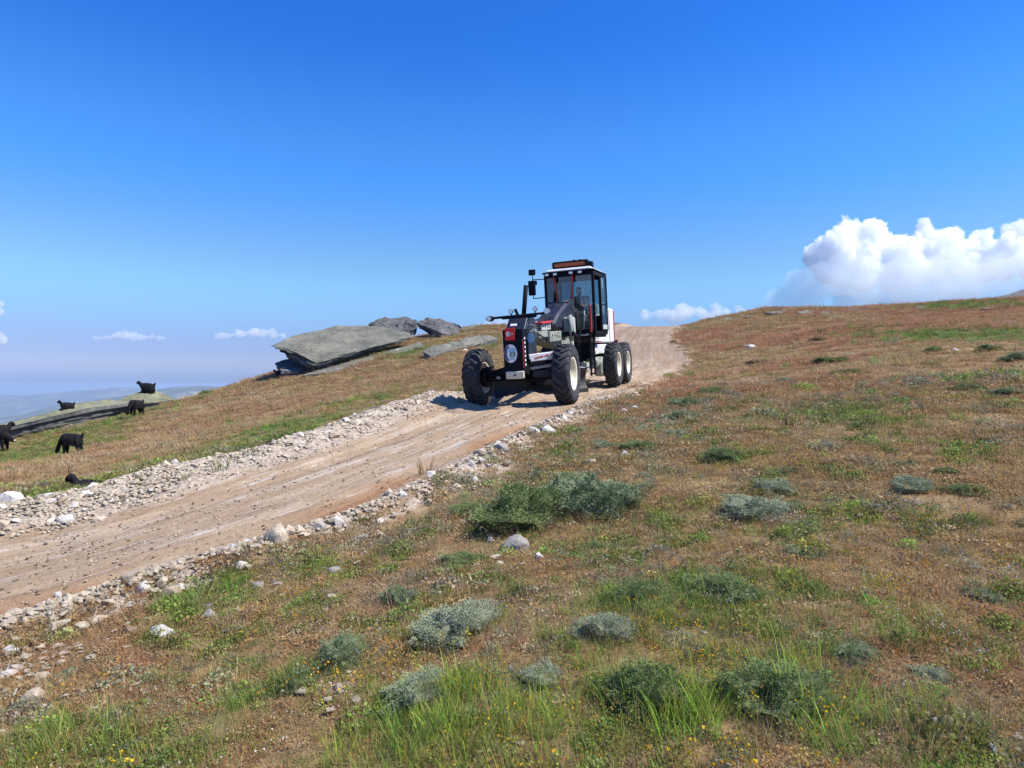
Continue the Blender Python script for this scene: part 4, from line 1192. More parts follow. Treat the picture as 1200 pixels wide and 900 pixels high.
o = strata("rock_hump", [(134, 472, 38.5), (150, 463, 39.5), (166, 458.5, 40.5), (184, 458.5, 41), (198, 464, 41), (206, 469, 40), (192, 470.5, 38.8), (172, 471.5, 38), (150, 474, 37.5)], [.4, .5, .6, .6, .5, .6, .8, .9, .9], 6, 57, M_rockgreen, None, .09, .12, .16, .22, .15, M_rockdark_shade)
tag(o, "rounded greenish rock hump with one goat standing on its top", 'rock')
o = strata("skyline_outcrop", [(1164, 349, 41.5), (1180, 345.5, 43), (1193, 341, 44), (1215, 335, 45.5), (1235, 336, 46), (1225, 345, 43.5), (1190, 350, 41.5)], .9, 6, 61, M_rockdark_shade, None, .12, .2, .12, .1)
tag(o, "dark jagged outcrop on the skyline at the right picture edge", 'rock')
o = strata("flat_outcrop", [(1150, 362, 36), (1172, 357, 37.5), (1200, 354, 38.5), (1202, 359, 36.5), (1175, 363, 35.5)], .3, 3, 64, M_rock, None, .1, .2, .06, .1)
tag(o, "flat pale outcrop in the grass just below the dark skyline outcrop", 'rock')
for px, py, wp, dd, lab in ((918, 366, 30, 49, "low grey rock shelf on the crest, left of the crest row"), (945, 366, 16, 48, "pale rock on the crest, middle of the row"), (968, 367, 12, 47, "small pale rock on the crest, right of the middle one"),
                            (1002, 363.5, 14, 47, "grey rock on the crest below the tall cloud"), (1078, 361, 11, 46, "isolated dark rock on the crest near the right"), (880, 371, 12, 50, "pale rock at the left shoulder of the crest"),
                            (856, 374, 10, 50, "pale stone on the skyline just right of the road top")):
    p = unproject(px, py + 1.5); d_ = p.y
    wp *= 1.5; o = strata("crest_rock", [(px - wp / 2, py, d_), (px, py - 2.5, d_ + .8), (px + wp / 2, py - 1.5, d_ + .6), (px + wp * .4, py + 1, d_ - .2), (px - wp * .2, py + 1.8, d_ - .4)], .25, 3, int(px), M_rock, None, .1, .25, .05, .1)
    tag(o, lab, 'rock')
# ---------------------------------------------------------------- goats
M_hair = simple("black_goat_hair", (0.011, 0.0105, 0.012), 0.75, 0, .25, (0.035, 0.026, 0.02), 9)
M_hair.node_tree.nodes["Principled BSDF"].inputs["Specular IOR Level"].default_value = .12
M_horn = simple("horn", (0.16, 0.12, 0.08), .5, 0, .3, (.08, .06, .04), 14)
M_muzzle = simple("white_muzzle", (0.50, 0.46, 0.42), .7, 0, .3, (.2, .16, .12), 14)
M_eye = simple("goat_eye", (0.35, 0.2, 0.04), .2, 0, 0, (.1, .1, .1), 3)
def skin_mesh(name, pts, edges, root=0, sub=2):
    me = bpy.data.meshes.new(name)
    me.from_pydata([p[:3] for p in pts], edges, [])
    ob = bpy.data.objects.new(name, me); ROOT.objects.link(ob)
    sk = ob.modifiers.new("skin", 'SKIN'); sk.use_smooth_shade = True
    if not me.skin_vertices: 
        bpy.context.view_layer.objects.active = ob
    lay = me.skin_vertices[0] if me.skin_vertices else me.attributes.new("skin", 'FLOAT2', 'POINT')
    for k, p in enumerate(pts):
        rx = p[3]; ry = p[4] if len(p) > 4 else p[3]
        me.skin_vertices[0].data[k].radius = (rx, ry)
        me.skin_vertices[0].data[k].use_root = (k == root)
    ss = ob.modifiers.new("sub", 'SUBSURF'); ss.levels = sub; ss.render_levels = sub
    dg = bpy.context.evaluated_depsgraph_get()
    out = bpy.data.meshes.new_from_object(ob.evaluated_get(dg), depsgraph=dg)
    bpy.data.objects.remove(ob)
    for p in out.polygons: p.use_smooth = True
    out.name = name
    return out
def coat_mesh(me_body, seed, n, ln, zmin=-9, zmax=9):
    """long hanging hair over the body"""
    r = random.Random(seed); V = []; F = []; 
    vs = me_body.vertices
    for k in range(n):
        v = vs[r.randrange(len(vs))]; c = v.co
        if not (zmin < c.z < zmax): continue
        nn = v.normal
        d = (nn * .55 + Vector((r.gauss(-.25, .25), r.gauss(0, .2), -1.0))).normalized() * ln * r.uniform(.5, 1.3)
        s_ = d.cross(nn + Vector((r.gauss(0, .4), r.gauss(0, .4), 0))).normalized() * .016
        b0 = len(V); p = c - nn * .01; V += [tuple(p - s_), tuple(p + s_), tuple(p + d)]; F.append((b0, b0 + 1, b0 + 2))
    return mesh_np("coat", V, F, False)
def tube_mesh(name, pts, rad, seg=6):
    bm = bmesh.new(); rings = []
    for k, p in enumerate(pts):
        p = Vector(p); q = Vector(pts[min(k + 1, len(pts) - 1)]) - Vector(pts[max(k - 1, 0)])
        q.normalize(); a = q.orthogonal().normalized(); b_ = q.cross(a)
        rr2 = rad[k] if hasattr(rad, '__len__') else rad
        rings.append([bm.verts.new(p + (a * math.cos(t) + b_ * math.sin(t)) * rr2) for t in [i * 2 * math.pi / seg for i in range(seg)]])
    for r0, r1 in zip(rings, rings[1:]):
        # keep rings aligned
        off = min(range(seg), key=lambda o_: (r0[0].co - r1[o_].co).length)
        for i in range(seg):
            bm.faces.new((r0[i], r0[(i + 1) % seg], r1[(i + 1 + off) % seg], r1[(i + off) % seg]))
    bm.faces.new(rings[0][::-1]); bm.faces.new(rings[-1])
    bmesh.ops.recalc_face_normals(bm, faces=bm.faces)
    for f in bm.faces: f.smooth = True
    me = bpy.data.meshes.new(name); bm.to_mesh(me); bm.free(); return me
def make_goat(pose, label, loc, rz, size=1.0, white=False, horns=True, tilt=0.0):
    """faces its local +x; about 1.1 m long, 0.75 m at the withers"""
    if pose == 'lie':
        bz = .26; legs = 'fold'
    else:
        bz = .61; legs = 'stand'
    head = {'graze': ((.54, 0, .56), (.66, 0, .36), (.71, 0, .22), (.76, 0, .06)), 'look': ((.50, 0, .78), (.58, 0, .90), (.66, 0, .95), (.81, 0, .88)),
            'lie': ((.46, 0, .44), (.54, 0, .58), (.61, 0, .63), (.75, 0, .56)), 'low': ((.56, 0, .60), (.68, 0, .56), (.76, 0, .54), (.90, 0, .46))}[pose if pose != 'stand' else 'look']
    pts = [(-.42, 0, bz + .06, .17, .18), (-.22, 0, bz + .03, .25, .24), (.06, 0, bz + .01, .27, .26), (.30, 0, bz + .05, .24, .23), (.42, 0, bz + .12, .16, .16),
           (*head[0], .125, .12), (*head[1], .085, .085), (*head[2], .10, .09), (*head[3], .055, .05), (-.50, 0, bz + .17, .05), (-.56, 0, bz + .30, .03)]
    ed = [(0, 1), (1, 2), (2, 3), (3, 4), (4, 5), (5, 6), (6, 7), (7, 8), (0, 9), (9, 10)]
    for sy in (-1, 1):
        if legs == 'stand':
            f = [(.30, sy * .12, bz - .12, .11), (.29, sy * .13, bz - .30, .07), (.31, sy * .13, .18, .042), (.30, sy * .13, .04, .040), (.33, sy * .13, .0, .042)]
            h = [(-.36, sy * .12, bz - .08, .14), (-.31, sy * .13, bz - .24, .10), (-.44, sy * .13, .25, .055), (-.39, sy * .13, .05, .040), (-.36, sy * .13, .0, .042)]
        else:
            f = [(.34, sy * .14, .14, .07), (.42, sy * .17, .07, .042), (.58, sy * .15, .06, .03), (.50, sy * .12, .03, .026)]
            h = [(-.36, sy * .16, .16, .11), (-.20, sy * .22, .12, .06), (-.40, sy * .23, .05, .036), (-.22, sy * .22, .03, .026)]
        for ch, at in ((f, 3), (h, 0)):
            b0 = len(pts); pts += ch; ed.append((at, b0)); ed += [(b0 + i, b0 + i + 1) for i in range(len(ch) - 1)]
    body = skin_mesh("goat", pts, ed, 2, 2)
    o = link("goat", body, M_hair)
    o.location = loc; o.rotation_euler = (0, tilt, rz); o.scale = (size * .86, size * 1.05, size * 1.12)
    tag(o, label, 'goat', 'black goats on the hillside')
    link("coat", coat_mesh(body, 5, 3000, .085, .16 if pose != 'lie' else .05, 2), M_hair, o)
    h2, h3 = Vector(head[2]), Vector(head[3]); fw = (h3 - h2).normalized(); up = Vector((-fw.z, 0, fw.x)); 
    if up.z < 0 and pose != 'graze': up = -up
    if pose == 'graze': up = Vector((.86, 0, .5)) if up.x < 0 else up
    for sy in (-1, 1):
        e0 = h2 - fw * .02 + Vector((0, sy * .05, 0)) + up * .02
        em = tube_mesh("ear", [e0, e0 + Vector((0, sy * .06, -.01)), e0 + Vector((.0, sy * .09, -.06)) , e0 + Vector((0.01, sy * .10, -.13))], [.014, .026, .028, .008])
        link("ear", em, M_hair, o)
        if horns:
            b0 = h2 + up * .05 + Vector((0, sy * .03, 0))
            cv_ = [b0 + up * (.16 * math.sin(t * 1.9)) - fw * (.17 * (1 - math.cos(t * 1.7))) + Vector((0, sy * .09 * t, 0)) for t in (0, .25, .5, .75, 1.0)]
            link("horn", tube_mesh("horn", cv_, [.022, .020, .016, .011, .004]), M_horn, o)
        ey = h2 + fw * .045 + Vector((0, sy * .052, 0)) + up * .015
        link("eye", tube_mesh("eye", [ey - Vector((0, sy * .006, 0)), ey + Vector((0, sy * .008, 0))], [.011, .006]), M_eye, o)
    if white:
        link("muzzle", tube_mesh("muzzle", [h3 - fw * .07, h3 - fw * .02, h3 + fw * .03, h3 + fw * .045], [.044, .046, .038, .015], 8), M_muzzle, o)
    return o
def gp(px, py, dz=0.0):
    p = unproject(px, py); p.z += dz; return p
def at(px, py, d, dz=0.0):
    v = Vector(P(px, py, d)); v.z += dz; return v
make_goat('graze', "black shaggy goat grazing head down with raised tail in the green grass", gp(84, 533), R(188), .84, horns=False)
make_goat('look', "black goat standing in profile on top of the rounded rock hump", at(173, 459, 40.3, -.40), R(182), .95, horns=False)
make_goat('graze', "black goat grazing in front of the rounded rock hump, turned away", gp(160, 488), R(250), .84, horns=False)
make_goat('lie', "black goat lying on the ledge top with its head raised against the haze", at(79, 479.5, 35.2, -.06), R(232), .72, horns=False)
make_goat('low', "black goat with a pale face patch standing under the ledge's dark side", gp(33, 508), R(178), .8, white=True, horns=False)
make_goat('low', "black goat with white nose reaching right at the left picture edge", gp(0, 529), R(-6), .9, white=True, horns=False)
make_goat('look', "black goat cut by the left picture edge standing upright behind the white nosed one", gp(-2, 524), R(70), 1.0, horns=False)
make_goat('look', "black goat peering out from below the huge slab's left end", at(328, 439, 41.2, -.35), R(185), .6, horns=False)
g_ = gp(108, 573); 
make_goat('lie', "black shaggy goat with curved pale horns lying behind the rubble bank", Vector((-6.95, 10.75, float(height(-6.95, 10.75)[0]) - .27)), R(190), .62)
# ---------------------------------------------------------------- motor grader
m_black = simple("black_paint", (0.005, 0.0065, 0.012), .68, 0, .10, (0.07, 0.06, 0.05), 5, .05)
m_dark = simple("dark_iron", (0.009, 0.010, 0.013), .6, .2, .22, (0.09, 0.07, 0.05), 6)
for m__ in (m_black, m_dark): m__.node_tree.nodes['Principled BSDF'].inputs['Specular IOR Level'].default_value = .10
m_blue = simple("dark_blue_hood", (0.007, 0.012, 0.026), .5, 0, .14, (0.07, 0.065, 0.055), 4, .0)
m_grey = simple("grey_frame_paint", (0.30, 0.33, 0.28), .5, 0, .95, (0.07, 0.07, 0.05), 7)
m_lgrey = simple("light_grey_paint", (0.44, 0.46, 0.44), .45, 0, .45, (0.26, 0.22, 0.16), 5)
m_white = simple("white_paint", (0.78, 0.78, 0.77), .4, 0, .30, (0.42, 0.33, 0.24), 4, .3)
m_red = simple("red_paint", (0.50, 0.035, 0.03), .4, 0, .25, (0.2, 0.08, 0.06), 6)
m_amber = simple("beacon_amber", (0.36, 0.075, 0.02), .35, 0, .3, (0.1, 0.05, 0.03), 8)
m_rim = simple("cream_rim_paint", (0.66, 0.62, 0.46), .45, 0, .45, (0.33, 0.26, 0.18), 7)
m_tyre = simple("tyre_rubber", (0.020, 0.022, 0.028), .78, 0, .45, (0.10, 0.09, 0.08), 6, 0, .3)
m_seat = simple("seat_cloth", (0.02, 0.02, 0.022), .9, 0, .1, (.05, .05, .05), 5)
m_blade = simple("worn_blade_steel", (0.03, 0.028, 0.027), .6, .3, .45, (0.10, 0.07, 0.05), 4)
m_hose = simple("rubber_hose", (0.012, 0.012, 0.014), .5, 0, .2, (.06, .05, .04), 9)
m_chrome = simple("cylinder_rod", (0.5, 0.5, 0.5), .2, 1, .1, (.3, .3, .3), 5)
m_lblue = simple("light_blue_decal", (0.30, 0.55, 0.68), .4, 0, .15, (.3, .3, .3), 6)
m_navy = simple("navy_decal", (0.02, 0.05, 0.16), .4, 0, .1, (.1, .1, .1), 6)
m_green = simple("green_decal", (0.03, 0.20, 0.12), .4, 0, .1, (.1, .1, .1), 6)
m_flag = simple("flag_red", (0.62, 0.012, 0.014), .45, 0, .05, (.2, .05, .05), 6)
m_pw = simple("print_white", (0.85, 0.85, 0.85), .5, 0, .08, (.4, .4, .4), 6)
m_lens, n, l, b = new_mat("lamp_lens"); b.inputs['Base Color'].default_value = (.8, .8, .78, 1); b.inputs['Roughness'].default_value = .12; b.inputs['Metallic'].default_value = .6
m_mir, n, l, b = new_mat("mirror_glass"); b.inputs['Base Color'].default_value = (.6, .65, .7, 1); b.inputs['Roughness'].default_value = .03; b.inputs['Metallic'].default_value = 1
m_glass, n, l, b = new_mat("cab_glass")
n.remove(b)
tr = n.new("ShaderNodeBsdfTransparent"); tr.inputs[0].default_value = (.42, .56, .60, 1)
gl = n.new("ShaderNodeBsdfGlossy"); gl.inputs['Roughness'].default_value = .03; gl.inputs[0].default_value = (.9, .95, 1, 1)
fr = n.new("ShaderNodeFresnel"); fr.inputs[0].default_value = 1.5
mm = n.new("ShaderNodeMath"); mm.operation = 'MULTIPLY_ADD'; l.new(fr.outputs[0], mm.inputs[0]); mm.inputs[1].default_value = 1.0; mm.inputs[2].default_value = .05
ms = n.new("ShaderNodeMixShader"); l.new(mm.outputs[0], ms.inputs[0]); l.new(tr.outputs[0], ms.inputs[1]); l.new(gl.outputs[0], ms.inputs[2]); l.new(ms.outputs[0], n["Material Output"].inputs[0])

m_dglass, n, l, b = new_mat("door_glass"); n.remove(b)
tr = n.new("ShaderNodeBsdfTransparent"); tr.inputs[0].default_value = (.74, .86, .87, 1)
gl = n.new("ShaderNodeBsdfGlossy"); gl.inputs['Roughness'].default_value = .05; gl.inputs[0].default_value = (.9, .95, 1, 1)
ms = n.new("ShaderNodeMixShader"); ms.inputs[0].default_value = .10; l.new(tr.outputs[0], ms.inputs[1]); l.new(gl.outputs[0], ms.inputs[2]); l.new(ms.outputs[0], n["Material Output"].inputs[0])
class MB:
    def __init__(s): s.bm = bmesh.new()
    def box(s, c, d, rot=(0, 0, 0), bev=.012, taper=None):
        r_ = bmesh.ops.create_cube(s.bm, size=1.0); vs = r_['verts']
        for v in vs:
            k = 1.0
            if taper and v.co.z > 0: v.co.x *= taper[0]; v.co.y *= taper[1]
            v.co = Vector((v.co.x * d[0], v.co.y * d[1], v.co.z * d[2]))
        if bev:
            es = list({e for v in vs for e in v.link_edges})
            rb = bmesh.ops.bevel(s.bm, geom=es, offset=min(bev, min(d) * .3), segments=1, affect='EDGES')
            vs = list({v for f in rb['faces'] for v in f.verts} | {v for v in vs if v.is_valid})
        bmesh.ops.transform(s.bm, matrix=Matrix.Translation(c) @ Euler(rot).to_matrix().to_4x4(), verts=vs)
        return s
    def cyl(s, p0, p1, r0, seg=12, r1=None, bev=0):
        p0, p1 = Vector(p0), Vector(p1); d = p1 - p0
        m_ = Matrix.Translation((p0 + p1) / 2) @ d.to_track_quat('Z', 'Y').to_matrix().to_4x4()
        r_ = bmesh.ops.create_cone(s.bm, cap_ends=True, segments=seg, radius1=r0, radius2=r0 if r1 is None else r1, depth=d.length, matrix=m_)
        for f in {f for v in r_['verts'] for f in v.link_faces}:
            if len(f.verts) == 4: f.smooth = True
        return s
    def ball(s, c, r, sc=(1, 1, 1), sub=2):
        r_ = bmesh.ops.create_icosphere(s.bm, subdivisions=sub, radius=r, matrix=Matrix.Translation(c) @ Matrix.Diagonal((*sc, 1)))
        for f in {f for v in r_['verts'] for f in v.link_faces}: f.smooth = True
        return s
    def prism_x(s, poly, x0, x1, bev=.012, x0t=None):
        """outline in (y, z) drawn out from x0 to x1"""
        a = [s.bm.verts.new((x0, y_, z_)) for y_, z_ in poly]; b_ = [s.bm.verts.new((x1, y_, z_)) for y_, z_ in poly]
        fs = [s.bm.faces.new(a), s.bm.faces.new(b_[::-1])]
        for i in range(len(poly)):
            j = (i + 1) % len(poly); fs.append(s.bm.faces.new((a[j], a[i], b_[i], b_[j])))
        bmesh.ops.recalc_face_normals(s.bm, faces=fs)
        if bev: bmesh.ops.bevel(s.bm, geom=list({e for f in fs for e in f.edges}), offset=bev, segments=1, affect='EDGES')
        return s
    def prism_y(s, poly, y0, y1):
        a = [s.bm.verts.new((x_, y0, z_)) for x_, z_ in poly]; b_ = [s.bm.verts.new((x_, y1, z_)) for x_, z_ in poly]
        fs = [s.bm.faces.new(a), s.bm.faces.new(b_[::-1])]
        for i in range(len(poly)):
            j = (i + 1) % len(poly); fs.append(s.bm.faces.new((a[j], a[i], b_[i], b_[j])))
        bmesh.ops.recalc_face_normals(s.bm, faces=fs)
        return s
    def lathe_x(s, prof, seg=40):
        """profile of (x, radius) spun round the x axis"""
        rings = []
        for x_, r_ in prof:
            rings.append([s.bm.verts.new((x_, r_ * math.cos(t), r_ * math.sin(t))) for t in [i * 2 * math.pi / seg for i in range(seg)]])
        fs = []
        for a, b_ in zip(rings, rings[1:]):
            for i in range(seg):
                f = s.bm.faces.new((a[i], a[(i + 1) % seg], b_[(i + 1) % seg], b_[i])); f.smooth = True; fs.append(f)
        bmesh.ops.recalc_face_normals(s.bm, faces=fs)
        return s
    def build(s, name, mat, parent=None, loc=None, rot=None):
        me = bpy.data.meshes.new(name); s.bm.to_mesh(me); s.bm.free()
        o = link(name, me, mat, parent)
        if loc is not None: o.location = loc
        if rot is not None: o.rotation_euler = rot
        return o
def copy_tree(o, parent=None):
    c_ = o.copy(); ROOT.objects.link(c_); c_.parent = parent
    for ch in list(o.children):
        copy_tree(ch, c_)
    return c_

Gm = Euler((0, 0, R(-20))).to_matrix() @ Euler((R(3.8), 0, 0)).to_matrix() @ Euler((0, R(-1.9), 0)).to_matrix()
gx, gy = 0.24, 15.02
GZ = float(height(gx, gy)[0]) - 0.02
G = empty("motor_grader", (gx, gy, GZ), Gm.to_euler())
tag(G, "white and black motor grader with cream rims driving down the dirt road", 'road grader')

# wheels: rim disc > tyre, hub, nuts
def make_wheel():
    m = MB()
    m.lathe_x([(-.15, .345), (-.165, .375), (-.15, .375), (-.13, .35), (-.02, .33), (.06, .32), (.10, .335), (.14, .35), (.155, .378), (.17, .378), (.16, .345), (.135, .325), (.03, .29), (.015, .24), (.02, .13), (.0, .13), (0, .28), (-.12, .31), (-.15, .345)], 40)
    rim = m.build("wheel", m_rim, G)
    t = MB()
    t.lathe_x([(-.125, .35), (-.165, .37), (-.19, .43), (-.20, .50), (-.195, .57), (-.175, .622), (-.12, .638), (0, .645), (.12, .638), (.175, .622), (.195, .57), (.20, .50), (.19, .43), (.165, .37), (.125, .35)], 64)
    NL = 22
    for side in (-1, 1):
        for k in range(NL):
            a0 = (k + (0.5 if side > 0 else 0)) * 2 * math.pi / NL
            prev = None
            prof = [(-.012, .0, .648, .682), (.06, .035, .646, .682), (.12, .12, .640, .676), (.165, .19, .628, .664), (.197, .225, .585, .612)]
            rings = []
            for xx_, da, r_in, r_out in prof:
                ring = []
                hw_ = .030 if xx_ < .1 else .036
                for dr, rr_ in ((-hw_ / .65, r_in - .02), (hw_ / .65, r_in - .02), (hw_ / .65 * .8, r_out), (-hw_ / .65 * .8, r_out)):
                    a_ = a0 + da + dr
                    ring.append(t.bm.verts.new((side * xx_, rr_ * math.sin(a_), rr_ * math.cos(a_))))
                rings.append(ring)
            fs = []
            for r0, r1 in zip(rings, rings[1:]):
                for i in range(4): fs.append(t.bm.faces.new((r0[i], r0[(i + 1) % 4], r1[(i + 1) % 4], r1[i])))
            fs.append(t.bm.faces.new(rings[0])); fs.append(t.bm.faces.new(rings[-1][::-1]))
            bmesh.ops.recalc_face_normals(t.bm, faces=fs)
    t.build("tyre", m_tyre, rim)
    h = MB(); h.lathe_x([(.0, .135), (.05, .13), (.085, .10), (.09, .04), (.09, .001)], 20)
    h.build("hub", m_rim, rim)
    for k in range(10):
        a = k * 2 * math.pi / 10
        q = MB(); q.cyl((.015, .19 * math.cos(a), .19 * math.sin(a)), (.045, .19 * math.cos(a), .19 * math.sin(a)), .016, 6); q.build("wheel_nut", m_dark, rim)
    return rim
W0 = make_wheel()
spots_w = [(1.09, 0.0, 0, 2), (-1.05, 0.0, 180, 2), (1.03, 5.80, 0, 0), (-1.03, 5.80, 180, 0), (1.03, 7.42, 0, 0), (-1.03, 7.42, 180, 0)]
for k, (wx_, wy_, rz_, steer) in enumerate(spots_w):
    wv = W0 if k == 0 else copy_tree(W0, G)
    wv.location = (wx_, wy_, .675); wv.rotation_euler = (R(17 * k), 0, R(rz_ + steer))
    if k > 1: wv['label'] = "cream rear tandem wheel"

for sx in (-1, 1): MB().cyl((sx * .80, 0, .675), (sx * .94, 0, .675), .25, 24, .22).cyl((sx * .92, 0, .675), (sx * 1.03, 0, .675), .16, 20).build('hub_drum', m_dark, G)
# front axle, knuckles
MB().prism_y([(-.86, .60), (-.5, .66), (-.3, .56), (.3, .56), (.5, .66), (.86, .60), (.86, .78), (.5, .86), (.3, .92), (-.3, .92), (-.5, .86), (-.86, .78)], -.11, .11).build("front_axle", m_dark, G)
for sx in (-1, 1):
    k_ = MB().box((sx * .84, 0, .68), (.10, .16, .34)).cyl((sx * .84, 0, .675), (sx * 1.0, 0, .675), .11, 16); k_.box((sx * .72, -.12, .70), (.30, .07, .07)); k_.build("steering_knuckle", m_dark, G)
    MB().cyl((sx * .30, -.14, .72), (sx * .74, -.14, .68), .028).build("steering_cylinder", m_dark, G)
MB().cyl((-.78, -.20, .60), (.78, -.20, .60), .022).build("tie_rod", m_dark, G)
MB().box((-.50, -.14, .66), (.09, .05, .07), (0, .5, 0)).build("axle_bracket", m_lgrey, G)
# nose
nose = MB().box((.06, -.76, 1.24), (.46, .16, .98)).prism_x([(-.70, .8), (.10, .62), (.12, .95), (-.12, 1.45), (-.25, 1.68), (-.70, 1.70)], -.14, .16).build("nose_box", m_black, G)
pan = MB().box((.06, -.855, 1.27), (.47, .05, .92)).build("front_panel", m_black, G)
for z_ in (.92, 1.58): 
    for x_ in (-.13, .25): MB().cyl((x_, -.88, z_), (x_, -.892, z_), .014, 8).build("bolt", m_dark, pan)
# flag sign: red with white crescent and star
def disc(cx, cz, r, seg=24): return [(cx + r * math.cos(i * 2 * math.pi / seg), cz + r * math.sin(i * 2 * math.pi / seg)) for i in range(seg)]
fy_ = -.885
fl = MB().box((.005, fy_ - .006, 1.625), (.225, .02, .265), bev=.004).build("flag_sign", m_flag, pan)
cr = []
R1, R2, off = .052, .042, .017
for i in range(25):
    a = R(35 + i * 290 / 24); cr.append((-.030 + R1 * math.cos(a), 1.63 + R1 * math.sin(a)))
for i in range(25):
    a = R(325 - 14 + (-(i)) * (290 - 28) / 24); cr.append((-.030 + off + R2 * math.cos(a), 1.63 + R2 * math.sin(a)))
MB().prism_y(cr, fy_ - .022, fy_ - .014).build("crescent", m_pw, fl)
st_ = [(.062 + (.026 if i % 2 == 0 else .0105) * math.cos(R(180 + 36 * i)), 1.63 + (.026 if i % 2 == 0 else .0105) * math.sin(R(180 + 36 * i))) for i in range(10)]
MB().prism_y(st_, fy_ - .022, fy_ - .014).build("star", m_pw, fl)
# round emblem
em = MB().prism_y([(.0 + .145 * math.cos(t), 1.205 + .20 * math.sin(t)) for t in [i * 2 * math.pi / 36 for i in range(36)]], fy_ - .012, fy_ + .004).build("emblem", m_pw, pan)
MB().prism_y([(-.015 + .125 * math.cos(R(100 + i * 8)), 1.205 + .175 * math.sin(R(100 + i * 8))) for i in range(20)] + [(-.005 + .085 * math.cos(R(252 - i * 8)), 1.205 + .145 * math.sin(R(252 - i * 8))) for i in range(20)], fy_ - .018, fy_ - .014).build("emblem_arc", m_navy, em)
MB().box((.035, fy_ - .018, 1.275), (.15, .006, .09), bev=0).build("emblem_field", m_lblue, em)
MB().box((.045, fy_ - .021, 1.185), (.12, .006, .085), bev=0).build("emblem_field", m_green, em)
MB().box((.03, fy_ - .019, 1.095), (.10, .006, .05), bev=0).build("emblem_field", m_lblue, em)
MB().box((.045, fy_ - .026, 1.185), (.05, .006, .03), bev=0).build("emblem_mark", m_pw, em)
MB().box((.285, -.886, 1.20), (.022, .012, .62), bev=.002).build("reflector_strip", m_red, pan)
for q in range(7): MB().box((.3135, -.84 + .0, .95 + q * .095), (.012, .045, .05), bev=.002).build("reflector_patch", m_pw, pan)
# tow plate
tp = MB().box((.08, -.90, .735), (.42, .06, .165), bev=.03).build("tow_plate", m_rim, G)
MB().cyl((.085, -.925, .735), (.085, -.937, .735), .025, 12).build("tow_hole", m_black, tp)
# light blue round sticker on a side plate
sp_ = MB().box((.31, -.30, 1.42), (.03, .30, .50), (0, 0, R(-20))).build("side_plate", m_blue, G)
MB().prism_y([(.075 * math.cos(t), .12 * math.sin(t)) for t in [i * 2 * math.pi / 20 for i in range(20)]], -.006, .006).build("round_sticker", m_lblue, G, (.345, -.47, 1.53), (0, 0, R(8)))
# white bar to the right of the nose
wb = MB().box((.64, -.26, 1.10), (.66, .10, .17), (0, R(-4), R(30)), bev=.015).build("white_guard", m_white, G)
for dx, w_, rz2 in ((-.10, .20, 0), (.08, .09, 0), (.20, .05, 0)):
    MB().box((dx, -.054, .008 + dx * .1), (w_, .006, .030), (0, R(-7), 0), bev=0).build("red_lettering", m_red, G, (.64, -.26, 1.10), (0, R(-4), R(30)))
MB().box((.64, -.26, .965), (.66, .10, .075), (0, R(-4), R(30))).build("guard_rail", m_black, G)
MB().box((.62, -.24, .875), (.58, .07, .06), (0, R(-5), R(30))).build("guard_strip", m_lgrey, G)
MB().box((.55, -.15, .72), (.40, .20, .16), (0, 0, R(20))).build("guard_skirt", m_blue, G)
MB().cyl((.36, -.45, 1.02), (.36, -.52, 1.02), .06, 14).build("guard_lamp", m_dark, G)
# bonnet wedge under the lamp bar
MB().prism_x([(-.66, 1.72), (-.10, 1.70), (.20, 1.85), (.10, 2.0), (-.42, 1.98)], -.18, .26).build("nose_top", m_blue, G)
# lamp bar
lb = MB().cyl((-.60, -.30, 2.03), (.62, -.30, 2.06), .028, 10).box((.02, -.30, 2.02), (.82, .07, .075)).build("lamp_bar", m_black, G)
MB().ball((-.68, -.30, 2.02), .085, (1.25, .8, .78), 2).cyl((-.68, -.34, 2.02), (-.68, -.385, 2.02), .06, 14).build("side_lamp", m_dark, lb)
MB().cyl((-.68, -.386, 2.02), (-.68, -.393, 2.02), .05, 14).build("lamp_lens", m_lens, lb)
for x_, z_ in ((-.17, 2.15), (.40, 2.17)):
    hl = MB().cyl((x_, -.31, z_), (x_, -.24, z_), .058, 16, .045).box((x_, -.28, z_ - .07), (.03, .03, .07)).build("work_lamp", m_dark, lb)
    MB().cyl((x_, -.311, z_), (x_, -.322, z_), .050, 16).build("lamp_lens", m_lens, hl)
hl = MB().cyl((.68, -.33, 2.10), (.68, -.24, 2.10), .07, 16, .05).build("work_lamp", m_lgrey, lb)
MB().cyl((.68, -.331, 2.10), (.68, -.342, 2.10), .058, 16).build("lamp_lens", m_lens, hl)
MB().cyl((-.02, -.26, 2.05), (-.08, -.26, 2.2), .035, 10).build("bar_joint", m_black, lb)
nt_ = [o for o in G.children if o.name.startswith('nose_top')][0]
MB().box((.02, -.668, 1.83), (.15, .012, .055), (R(-38), 0, 0), bev=0).build("name_sticker", m_pw, nt_)
for q in range(4): MB().box((.04, -.52 + q * .12, 1.985 - 0 * q), (.34, .03, .02), bev=.004).build("top_slat", m_dark, nt_)
for q in range(5): MB().cyl((.262, -.45 + q * .11, 1.82), (.275, -.45 + q * .11, 1.82), .012, 6).build("rivet", m_lgrey, nt_)
